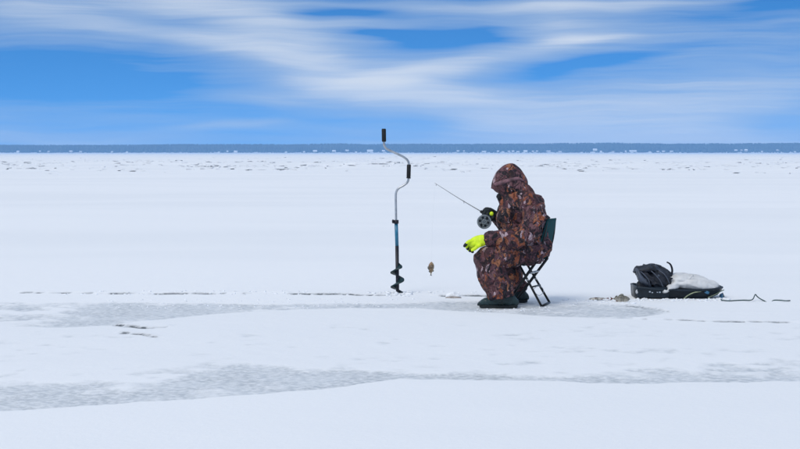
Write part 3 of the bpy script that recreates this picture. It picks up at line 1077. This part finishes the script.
    fingers = [[(473, 241.0, YG - .026, .0145), (469.3, 241.2, YG - .034, .0135), (466.8, 243.2, YG - .036, .0125), (464.9, 245.6, YG - .036, .0115)],
               [(473, 242.5, YG + .000, .0145), (468.2, 243.2, YG + .000, .0135), (466.6, 246.8, YG + .000, .0125), (468.0, 249.0, YG + .002, .0115)],
               [(473.5, 244, YG + .022, .0135), (469.6, 245.6, YG + .026, .0130), (468.6, 249.2, YG + .028, .0120), (470.4, 251.0, YG + .030, .0110)],
               [(475, 245.5, YG + .040, .0125), (471.4, 247.6, YG + .047, .0120), (471.0, 250.8, YG + .050, .0110), (472.8, 252.0, YG + .05, .0100)],
               [(480, 244.5, YG - .040, .0165), (476.2, 247.6, YG - .060, .0150), (473.6, 249.4, YG - .062, .0135), (471.8, 250.2, YG - .058, .012)]]
    for fg in fingers:
        g.append(tube_geo([P(a, b, c) for a, b, c, _ in fg], [d for *_, d in fg], 12, 4, True, True))
    gl = remeshed('glove', g, .0042, 2, M['glove_y'], r, fold(.0022, 30, 2, .0006))
    gl['label'] = 'bright yellow glove resting on the knee'
    for i, fg in enumerate(fingers[:4]):
        a, b_ = fg[-2], fg[-1]
        p0, p1 = P(*a[:3]), P(*b_[:3])
        k = .25 if i == 0 else .55
        tip = p1 + (p1 - p0).normalized() * (.008 if i == 0 else .003)
        mk('fingertip', *tube_geo([p0.lerp(p1, k), p1, tip], [a[3] + .0006, b_[3] + .0012, b_[3] * .92], 12, 3, True, True), M['glove_b'], gl)
    # far glove: black palm side, closed round the rod handle
    YH = YC + .01
    d = (P(435, 183, YH) - P(497, 221.6, YH)).normalized()
    up = Vector((0, 1, 0)).cross(d).normalized()
    if up.z < 0:
        up = -up
    hc = P(488.2, 215.9, YH)
    g = [limb_geo([(498, 218.2, YC + .05, .038, .04), (494, 215.4, YH + .038, .042, .030), (489, 212.8, YH + .036, .044, .022), (484.6, 211.6, YH + .030, .036, .02)], 18, 4)]
    for i in range(4):
        c = hc + d * (.040 - .026 * i)
        rr = .026
        ln = (1.0, 1.06, 1.0, .86)[i]
        pts = []
        for a in (75, 20, -40, -105, -165):
            aa = math.radians(a * ln if a < 0 else a)
            pts.append(c + up * (math.sin(aa + math.pi / 2) * rr * 1.05) * 1 + Vector((0, 1, 0)) * (math.sin(math.radians(a * ln)) * rr))
        g.append(tube_geo(pts, [.0135, .013, .0125, .0115, .010], 12, 4, True, True))
    th = [P(493.5, 212.5, YH + .02), P(490.5, 210.4, YH - .005), P(486.5, 210.2, YH - .016), P(483.6, 210.4, YH - .010)]
    g.append(tube_geo(th, [.017, .0155, .014, .0115], 12, 4, True, True))
    gl2 = remeshed('glove', g, .0042, 2, M['glove_b'], r, fold(.0022, 30, 6, .0006))
    gl2['label'] = 'black palm of the other glove closed round the rod'
    mk('glove_patch', *ell_geo(P(491.6, 213.8, YH - .028), .017, .012, .018), M['glove_y'], gl2)


build_person()


# ------------------------------------------------------------------ rod, line, hanging fish
def build_rod():
    Y = YC + .01
    hc = P(488.2, 215.9, Y)
    d = (P(435, 183, Y) - P(497, 221.6, Y)).normalized()
    butt = hc - d * .085
    top = hc + d * .075
    tip = P(434.8, 183.0, Y)
    r = root('fishing_rod', hc, 'short ice fishing rod with a big grey reel held in the black glove', 'fishing rod')
    mk('handle', *tube_geo([butt, butt + d * .015, hc, top - d * .01, top], [.011, .014, .0125, .013, .009], 14), M['grip'], r)
    mid = top.lerp(tip, .5) + Vector((0, 0, -.004))
    mk('rod_blank', *tube_geo([top - d * .01, mid, tip], [.0036, .0022, .0013], 8, sub=6), M['blank'], r)
    for t, rr in ((.36, .010), (.97, .006)):
        c = top.lerp(tip, t) + Vector((0, 0, -.009))
        ring = [c + Vector((0, math.cos(a), math.sin(a))) * rr for a in (2 * math.pi * k / 14 for k in range(15))]
        mk('line_guide', *tube_geo(ring, .0016, 6), M['frame'], r)
    # centre-pin reel, its axle across the rod
    c = P(484.2, 221.8, Y - .045)
    mk('reel_foot', *tube_geo([hc + d * .03 + Vector((0, -.004, -.01)), c + Vector((0, .03, .02)), c + Vector((0, .03, 0))], .006, 8), M['frame'], r)
    rl = mk('reel', *join_geo(disc_ring(c, .046, .058, .026), disc_ring(c, .012, .020, .030)), M['reel'], r, smooth=False)
    bevel(rl, .002)
    mk('spool_back', *disc_ring(c + Vector((0, .012, 0)), .002, .048, .006), M['reel'], rl, smooth=False)
    for k in range(6):
        a = 2 * math.pi * k / 6 + .3
        u = Vector((math.cos(a), 0, math.sin(a)))
        mk('spoke', *tube_geo([c + u * .018 + Vector((0, -.006, 0)), c + u * .048 + Vector((0, -.006, 0))], .0042, 8), M['reel'], rl)
        h = a + math.pi / 6
        mk('dark_port', *disc_ring(c + Vector((math.cos(h) * .034, .006, math.sin(h) * .034)), .0008, .0095, .004, 14), M['frame'], rl, smooth=False)
    mk('knob', *tube_geo([c + Vector((.022, -.012, .038)), c + Vector((.022, -.030, .038))], .006, 10), M['grip'], rl)
    mk('knob', *tube_geo([c + Vector((-.024, -.012, -.036)), c + Vector((-.024, -.030, -.036))], .006, 10), M['grip'], rl)
    # line from reel to tip and down to the fish
    mouth = P(431.6, 261.6, Y)
    pts = [c + Vector((-.02, .02, .05)), top + Vector((0, 0, -.014)), top.lerp(tip, .36) + Vector((0, 0, -.010)), tip + Vector((0, 0, -.004))]
    mk('fishing_line', *tube_geo(pts, .0004, 5), M['line'], r)
    mk('fishing_line', *tube_geo([tip + Vector((0, 0, -.004)), tip.lerp(mouth, .5) + Vector((-.004, 0, 0)), mouth], .0002, 5, sub=5), M['line'], r)


def disc_ring(c, r0, r1, th, n=36):
    """annulus with its axis across the picture (Y)"""
    V_ = []
    for y in (-th / 2, th / 2):
        for rr in (r0, r1):
            for k in range(n):
                a = 2 * math.pi * k / n
                V_.append(Vector(c) + Vector((math.cos(a) * rr, y, math.sin(a) * rr)))
    F_ = []
    for k in range(n):
        j = (k + 1) % n
        F_ += [(k, j, n + j, n + k), (2 * n + k, 3 * n + k, 3 * n + j, 2 * n + j), (n + k, n + j, 3 * n + j, 3 * n + k), (k, 2 * n + k, 2 * n + j, j)]
    return V_, F_


build_rod()


def fish(loc, length, rot, label, red=True, deep=.15, thick=.07, scales='fish'):
    """a small perch built along +X (head at +X), back up (+Z), then turned"""
    r = root('fish', loc, label, 'fish', 'caught fish')
    l = length
    r.rotation_euler = rot
    prof = [(-.42, .022, .010), (-.34, .040, .018), (-.22, .080, .034), (-.08, .125, .055), (.08, .150, .070), (.22, .150, .072), (.34, .120, .062), (.43, .080, .045), (.50, .030, .020)]
    k = deep / .15
    rings = []
    for x, hh, w in prof:
        ring = []
        for j in range(16):
            a = 2 * math.pi * j / 16
            ring.append(Vector((x * l, math.cos(a) * w * l * thick / .07, (math.sin(a) * hh * k + .012) * l)))
        rings.append(ring)

    def part(nm, v, f, m):
        me = bpy.data.meshes.new(nm)
        me.from_pydata([tuple(p) for p in v], [], f)
        me.polygons.foreach_set('use_smooth', [True] * len(me.polygons))
        me.materials.append(m)
        o = bpy.data.objects.new(nm, me)
        COL.objects.link(o)
        o.parent = r
        return o
    part('body', *rings_geo(rings), M[scales])

    def fin(nm, pts, m, y=0, lean=0):
        v = [Vector((a * l, y * l + lean * (i % 2) * l * .03, b * l)) for i, (a, b) in enumerate(pts)]
        o = part(nm, v, [tuple(range(len(v)))], m)
        solid(o, .002)
    fin('tail_fin', [(-.41, .03), (-.56, .12), (-.52, .01), (-.57, -.11), (-.41, -.01)], M['fin'] if red else M['fing'])
    fin('back_fin', [(.18, .15 * k), (.14, .235 * k), (.02, .24 * k), (-.10, .17 * k), (-.14, .11 * k)], M['fing'])
    fin('back_fin', [(-.16, .10 * k), (-.18, .17 * k), (-.28, .13 * k), (-.32, .055 * k)], M['fing'])
    fin('belly_fin', [(-.12, -.09 * k), (-.14, -.18 * k), (-.22, -.15 * k), (-.26, -.055 * k)], M['fin'] if red else M['fing'])
    for s in (-1, 1):
        fin('side_fin', [(.22, -.03), (.10, -.09), (.08, -.02), (.14, .02)], M['fin'] if red else M['fing'], y=s * .072)
        part('eye', *ell_geo((.39 * l, s * .05 * l * thick / .07, .035 * l), .018 * l, .008 * l, .018 * l, None, 10, 6), M['eye'])
    return r


def build_fish():
    # hanging on the line, head up, seen nearly from in front of its belly
    p = P(431.3, 268.6, YC + .01)
    fish(p, .104, (math.radians(0), math.radians(-86), math.radians(50)), 'small fish dangling in the air on the line below the rod tip', red=False, deep=.29, thick=.17, scales='fish_warm')
    # lying on the snow beside the sled
    g = G(620.5, 303.0)
    z = ground_z(g.x, g.y)
    fish((g.x, g.y, z + .022), .150, (math.radians(24), math.radians(1), math.radians(-6)), 'plump striped fish lying on the snow close to the back of the sled', deep=.205, thick=.095)
    g = G(598.5, 301.5)
    z = ground_z(g.x, g.y)
    fish((g.x, g.y, z + .013), .155, (math.radians(74), math.radians(3), math.radians(172)), 'flatter reddish-finned fish lying on its side between sled and chair', deep=.125, thick=.06)


build_fish()


# ------------------------------------------------------------------ auger
def build_auger():
    Y = 13.52
    base = P(397.6, 295, Y)
    gz = ground_z(base.x, Y)
    r = root('ice_auger', (base.x, Y, gz), 'hand ice auger with cranked steel handle and blue tube standing upright in the snow', 'ice auger')
    mk('grip', *tube_geo([P(383.8, 128.6, Y), P(383.8, 129.4, Y), P(384, 141.0, Y), P(384, 141.8, Y)], [.016, .0195, .0195, .015], 14), M['grip'], r)
    pts = [(384, 141), (384.2, 145), (386.5, 148.6), (391.5, 151.2), (398, 154.2), (404.5, 157.6), (407.9, 161), (408.9, 165.5), (408.8, 172), (408.6, 178), (407.4, 182.2),
           (403.6, 185.4), (398.8, 188.2), (396.3, 192), (395.8, 198), (396, 210), (396.2, 223)]
    mk('crank', *tube_geo([P(a, b, Y) for a, b in pts], .0098, 12, sub=5), M['steel'], r)
    mk('grip', *tube_geo([P(408.9, 164.4, Y), P(408.9, 165, Y), P(408.6, 176.6, Y), P(408.6, 177.4, Y)], [.015, .0185, .0185, .015], 14), M['grip'], r)
    mk('grip_collar', *tube_geo([P(408.6, 177.2, Y), P(408.5, 178.4, Y)], .0195, 14), M['grip'], r)
    mk('collar', *tube_geo([P(396.2, 220.0, Y), P(396.2, 223.6, Y)], .022, 14), M['dark'], r)
    mk('wing_screw', *join_geo(tube_geo([P(392.2, 221.4, Y), P(398.5, 221.8, Y)], .009, 10), ell_geo(P(393.0, 221.4, Y), .010, .022, .018)), M['dark'], r)
    mk('blue_tube', *tube_geo([P(396.2, 223.4, Y), P(397.0, 246, Y)], .0155, 14), M['blue'], r)
    mk('lower_tube', *tube_geo([P(397.0, 245.8, Y), P(397.6, 294, Y), P(397.65, 297, Y)], [.0160, .0145, .004], 14), M['dark'], r)
    # cutting flight: a helix of steel
    V_, F_ = [], []
    turns, n = 2.3, 110
    y0, y1 = 262.0, 295.0
    th = .004
    for i in range(n + 1):
        t = i / n
        a = math.radians(35) - 2 * math.pi * turns * t
        c = P(397.15 + .5 * t, y0 + (y1 - y0) * t, Y)
        rr = .0145 + .046 * min(1, t * 9 + .1) * (1 if t < .96 else .9)
        u = Vector((math.cos(a), math.sin(a), 0))
        V_ += [c + u * .012 + Vector((0, 0, th)), c + u * rr + Vector((0, 0, -.018 + th)), c + u * rr + Vector((0, 0, -.018 - th)), c + u * .012 - Vector((0, 0, th))]
    for i in range(n):
        for j in range(4):
            k = (j + 1) % 4
            F_.append((i * 4 + j, (i + 1) * 4 + j, (i + 1) * 4 + k, i * 4 + k))
    F_ += [(0, 1, 2, 3), tuple(n * 4 + j for j in (3, 2, 1, 0))]
    mk('cutting_flight', V_, F_, M['flight'], r)
    for s in (0, math.pi):
        a = math.radians(20) - 2 * math.pi * turns + s
        u = Vector((math.cos(a), math.sin(a), 0))
        mk('blade', *box_geo(P(397.65, 295.2, Y) + u * .03, .055, .02, .006, Matrix.Rotation(a, 3, 'Z') @ Matrix.Rotation(.4, 3, 'X')), M['steel'], r, smooth=False)


build_auger()


# ------------------------------------------------------------------ sled and its load
YS = 13.17      # sled centre line
SN = YS - .16


def build_sled():
    gp = P(680, 300, YS)
    gz = ground_z(gp.x, YS - .1) + .002
    r = root('cargo_sled', (gp.x, YS, gz), 'low black plastic cargo sled with a raised bow lying on the snow', 'sled')
    x0, x1 = P(636.6, 300, SN).x, P(725.0, 300, SN).x
    ln = x1 - x0
    secs = []      # t, bottom z, rim z, half width bottom, half width rim
    for t, zb, zt, wb, wt in [(0, .004, .098, .145, .165), (.03, .0, .100, .15, .172), (.2, .0, .086, .155, .180), (.4, .0, .078, .155, .182), (.6, .0, .074, .15, .178),
                              (.75, .003, .076, .145, .172), (.86, .010, .082, .13, .158), (.94, .026, .088, .10, .125), (1.0, .058, .092, .045, .06)]:
        x = x0 + ln * t
        pts = []
        for y, z in [(-wt - .016, zt - .012), (-wt - .014, zt), (-wt, zt + .002), (-wb, zb + .02), (-wb + .03, zb), (0, zb), (wb - .03, zb), (wb, zb + .02), (wt, zt + .002), (wt + .014, zt), (wt + .016, zt - .012)]:
            if abs(y) > wt + .02:
                y = math.copysign(wt + .02, y)
            pts.append(Vector((x, YS + y, gz + z)))
        secs.append(pts)
    n = len(secs[0])
    V_ = [p for s in secs for p in s]
    F_ = []
    for i in range(len(secs) - 1):
        for j in range(n - 1):
            F_.append((i * n + j, (i + 1) * n + j, (i + 1) * n + j + 1, i * n + j + 1))
    F_.append(tuple(range(2, n - 2)))                               # transom
    e = (len(secs) - 1) * n
    F_.append(tuple(e + j for j in range(n - 3, 1, -1)))
    tub = solid(mk('tub', V_, F_, M['sled'], r), .006)
    # side walls read as upright boards: rear quarter panel with ribs
    xs = [P(a, 300, SN).x for a in (637.0, 668.5)]
    pan = mk('side_panel', *box_geo(((xs[0] + xs[1]) / 2, YS - .170, gz + .052), xs[1] - xs[0], .012, .090, Matrix.Rotation(.12, 3, 'X')), M['sled'], r, smooth=False)
    bevel(pan, .004)
    # pale worn print on the side
    for px, w in ((649.5, .014), (652.0, .012), (657.0, .010), (659.5, .014), (662.5, .010), (665.0, .010)):
        mk('pale_mark', *box_geo((P(px, 300, SN).x, YS - .1785, gz + .056 + .004 * math.sin(px)), w, .002, .008 + .003 * math.cos(px * 3), Matrix.Rotation(.12, 3, 'X')), M['mark'], tub, smooth=False)
    mk('corner_grip', *ell_geo((P(637.6, 300, SN).x - .002, YS - .165, gz + .058), .016, .012, .020), M['buckle'], r)
    for t in (.12, .5):
        mk('runner', *tube_geo([(x0 + ln * .02, YS - .09 + t * .36 - .04, gz + .001), (x0 + ln * .75, YS - .09 + t * .36 - .04, gz + .004)], .008, 8), M['sled'], r)
    # cord lacing along the bow
    pts = [P(683.5, 299, SN - .03), P(688, 295.4, SN - .035), P(694, 292.6, SN - .035), P(701, 291.4, SN - .02)]
    mk('lashing_cord', *tube_geo(pts, .0045, 8, sub=5), M['cord'], r)
    pts = [P(708, 297.5, SN + .0), P(715, 294.6, SN + .03), P(720, 291.8, SN + .07), P(724, 290, SN + .11)]
    mk('lashing_cord', *tube_geo(pts, .004, 8, sub=5), M['cord'], r)

    # towing rope snaking over the snow
    pts = []
    for px, py, z in [(722.5, 293, .07), (724, 297.5, .03), (721, 300, .008), (728, 300.6, .006), (736, 301.2, .005), (744, 302.4, .006), (750, 302.0, .012), (753, 300.8, .02), (755.3, 297.2, .052),
                      (757.0, 298.6, .035), (760, 301.0, .016), (764, 302.6, .006), (767, 303.4, -.004), (771, 303.0, -.006), (774, 302.6, .004), (780, 302.4, .007), (786, 301.9, .009), (790, 302.2, .006)]:
        Y = GY(302.4) if px > 719.5 else YS
        if px < 725 and py < 299:
            Y = YS - .02
            p = P(px, py, Y)
        else:
            p = P(px, 302, Y + .05 * math.sin(px * .35))
            p.z = ground_z(p.x, p.y) + z
        pts.append(p)
    rp = mk('rope', *tube_geo(pts, .0046, 8, sub=5), M['rope'])
    tag(rp, 'dark green towing rope trailing over the snow from the bow of the sled', 'rope')

    # backpack slumped at the back of the sled
    b = root('backpack', P(654, 289, YS), 'black backpack slumped on the back end of the sled', 'backpack')
    Yb = YS - .02
    g = [limb_geo([(642.5, 273, Yb, .045, .13), (652, 279, Yb, .083, .15), (663, 283, Yb, .072, .15), (667.5, 286, Yb, .045, .13)], power=2.6),
         limb_geo([(645, 268.6, Yb, .026, .10), (655, 270.6, Yb, .045, .13), (664, 277, Yb, .055, .13), (668.5, 284, Yb, .045, .12)], power=2.4),
         limb_geo([(645, 286, Yb, .045, .13), (656, 288.5, Yb, .045, .14)])]
    bag = remeshed('main_bag', g, .008, 2, M['bag'], b, fold(.026, 13, 21, .002))
    fp = remeshed('front_pocket', [limb_geo([(638.6, 274.5, Yb - .03, .020, .11), (641.5, 278.8, Yb - .05, .028, .12), (646.8, 283.5, Yb - .06, .026, .11)], power=2.4)], .007, 2, M['trim'], b, fold(.006, 15, 5, .001))
    remeshed('side_pocket', [limb_geo([(654, 276, Yb - .13, .035, .03), (662, 281, Yb - .135, .04, .035)], power=2.4)], .007, 2, M['bag'], b, fold(.008, 16, 9, .001))
    mk('zip', *tube_geo([P(640.5, 271.5, Yb - .145), P(644, 274.5, Yb - .16), P(648.5, 280, Yb - .165), P(650, 285.6, Yb - .15)], .0045, 8, sub=4), M['trim'], b)
    mk('buckle', *ell_geo(P(658.6, 275.8, Yb - .162), .010, .006, .010), M['trim'], b)
    mk('buckle', *ell_geo(P(646.2, 269.2, Yb - .12), .014, .008, .008), M['buckle'], b)
    remeshed('lid', [limb_geo([(640, 270.2, Yb - .02, .020, .12), (647, 268.4, Yb - .02, .026, .13), (655, 269.6, Yb - .02, .020, .12)], power=3)], .006, 1, M['bag'], b, fold(.008, 14, 3, .001))
    for q in ([(650, 270, -.135), (655, 274.5, -.172), (660, 280.5, -.178), (663, 287, -.16)], [(658, 269.8, -.12), (664, 274, -.15), (668, 280, -.155), (670, 286, -.13)]):
        mk('compression_strap', *tube_geo([P(a, c, Yb + e) for a, c, e in q], .0045, 8, sub=4), M['trim'], b)
    mk('haul_loop', *tube_geo([P(643, 271, Yb - .08), P(644.5, 267.6, Yb - .09), P(648.5, 266.6, Yb - .09), P(652, 267.8, Yb - .08)], .0065, 8, sub=5), M['bag'], b)
    # stiff strap standing up
    sp = catmull([tuple(P(a, c, Yb - .02)) for a, c in [(671, 277), (672.2, 271), (671.4, 266.5), (669.6, 263.6), (667.0, 262.2)]], 5)
    V_, F_ = [], []
    for p in sp:
        V_ += [Vector(p) + Vector((0, -.018, 0)), Vector(p) + Vector((0, .018, 0))]
    for i in range(len(sp) - 1):
        F_.append((2 * i, 2 * i + 2, 2 * i + 3, 2 * i + 1))
    solid(mk('shoulder_strap', V_, F_, M['bag'], b), .012)

    # white sack
    s = root('sack', P(693, 291, YS), 'crumpled white plastic sack lying across the front of the sled', 'sack')
    Yk = YS - .03
    g = [limb_geo([(672, 280.5, Yk, .050, .11), (681, 281.2, Yk, .066, .14), (693, 282.6, Yk, .066, .145), (704, 284.4, Yk, .058, .13), (711.5, 286.0, Yk, .046, .11)], power=2.3),
         limb_geo([(671.5, 277.6, Yk + .02, .026, .10), (683, 276.8, Yk + .02, .030, .11), (695, 278.8, Yk + .02, .028, .11), (708, 283.2, Yk + .02, .020, .10)], power=2.6),
         limb_geo([(684, 285.4, Yk - .09, .026, .045), (698, 285.2, Yk - .10, .030, .05), (708, 286.4, Yk - .08, .030, .05), (713, 287.4, Yk - .06, .026, .05)], power=2.4),
         limb_geo([(676, 284, Yk - .10, .034, .04), (670.5, 287.6, Yk - .135, .022, .036), (665, 291, Yk - .15, .010, .034)], power=2.4)]

    def creases(p, n):
        q = Vector((p.x * 5 + p.z * 9, p.y * 12, p.z * 22 + p.x * 4))
        w = mnoise.noise(q + mnoise.noise_vector(q * .5) * .7)
        return .018 * (.55 - min(1, abs(w) * 2.4)) * -1 + .003 * mnoise.noise(p * 40)
    remeshed('sack_body', g, .0065, 1, M['sack'], s, creases)
    # twisted neck of the sack
    mk('sack_knot', *tube_geo([P(688.6, 279.6, Yk - .11), P(690.6, 277.6, Yk - .11), P(692, 275.8, Yk - .09)], [.012, .009, .016], 10, sub=3), M['sack'], s)

    # small pale blue bags in the bow
    for px, py, rx, rz, lab in ((706.8, 292.2, .020, .013, 'small pale blue bag tucked under the white sack in the sled'),
                                (721.5, 296.6, .015, .024, 'pale blue scrap of plastic hanging under the raised bow of the sled')):
        Yq = YS - .17 if px < 715 else YS - .075
        c = P(px, py, Yq)
        o = remeshed('plastic_bag', [ell_geo(c, rx, .02, rz)], .005, 1, M['lightblue'], None, fold(.012, 30, px, .002))
        tag(o, lab, 'plastic bag')


build_sled()


# ------------------------------------------------------------------ lumps of snow and ice
def lump(px, py, rx, ry, rz, m, name, label, cat, seed, group=None, sink=.3):
    g = G(px, py)
    z = ground_z(g.x, g.y)
    v, f = ell_geo((g.x, g.y, z + rz * (1 - 2 * sink) * .5), rx, ry, rz, None, 18, 12)
    v = [Vector((g.x, g.y, z)) + (p - Vector((g.x, g.y, z))) * (1 + .38 * mnoise.noise(p * (1.2 / rx) * .9 + Vector((seed, 0, 0))) + .15 * mnoise.noise(p * (3.4 / rx))) for p in v]
    o = mk(name, v, f, m)
    tag(o, label, cat, group)
    return o


def build_lumps():
    lump(453.5, 298.3, .055, .05, .034, M['snowlump'], 'snow_lump', 'small lump of broken snow on the ice below the hanging fish', 'snow lump', 3)
    lump(453.6, 299.2, .070, .03, .010, M['slush'], 'slush_patch', 'flat dirty slush around the lump of snow below the hanging fish', 'slush', 5)
    # loose crumbs of snow scattered round the boots, chair, sled and cracks
    V_, F_ = [], []
    R = random.Random(5)
    def crumbs(n, x0, x1, y0, y1, s0, s1):
        nonlocal V_, F_
        for _ in range(n):
            px, py = R.uniform(x0, x1), R.uniform(y0, y1)
            g = G(px, py)
            z = ground_z(g.x, g.y)
            s = R.uniform(s0, s1)
            v, f = ell_geo((g.x, g.y, z + s * .2), s * R.uniform(.8, 1.8), s * R.uniform(.7, 1.4), s * R.uniform(.4, .8), None, 6, 4)
            v = [p + Vector((R.uniform(-.25, .25), R.uniform(-.25, .25), R.uniform(-.15, .15))) * s for p in v]
            b = len(V_)
            V_ += v
            F_ += [tuple(i + b for i in q) for q in f]
    crumbs(60, 474, 550, 307.0, 312.5, .003, .008)
    crumbs(60, 560, 640, 301, 306, .004, .012)
    crumbs(90, 634, 730, 300.2, 302.5, .005, .013)
    crumbs(30, 705, 730, 300, 301.5, .006, .015)
    crumbs(45, 386, 410, 294.8, 297.6, .006, .020)
    crumbs(110, 60, 480, 293.0, 296.0, .004, .012)
    crumbs(120, 100, 430, 300.0, 309.0, .003, .009)
    o = mk('snow_crumbs', V_, F_, M['snowlump'])
    tag(o, 'loose crumbs of snow scattered over the ice round boots and sled', 'snow crumbs', kind='stuff')


build_lumps()


# ------------------------------------------------------------------ haze over the lake
def build_haze():
    v, f = box_geo((0, 1700, 20), 5000, 3640, 46)
    o = mk('haze', v, f, None, smooth=False)
    m = bpy.data.materials.new('haze')
    m.use_nodes = True
    t = m.node_tree
    t.nodes.clear()
    pv = nd(t, 'ShaderNodeVolumePrincipled', ins={'Color': (.27, .55, .95, 1), 'Density': .00028, 'Anisotropy': 0.0})
    out = nd(t, 'ShaderNodeOutputMaterial')
    t.links.new(pv.outputs[0], out.inputs['Volume'])
    o.data.materials.append(m)
    o['kind'] = 'stuff'
    o['label'] = 'thin blue winter haze over the frozen lake'
    o['category'] = 'haze'


build_haze()
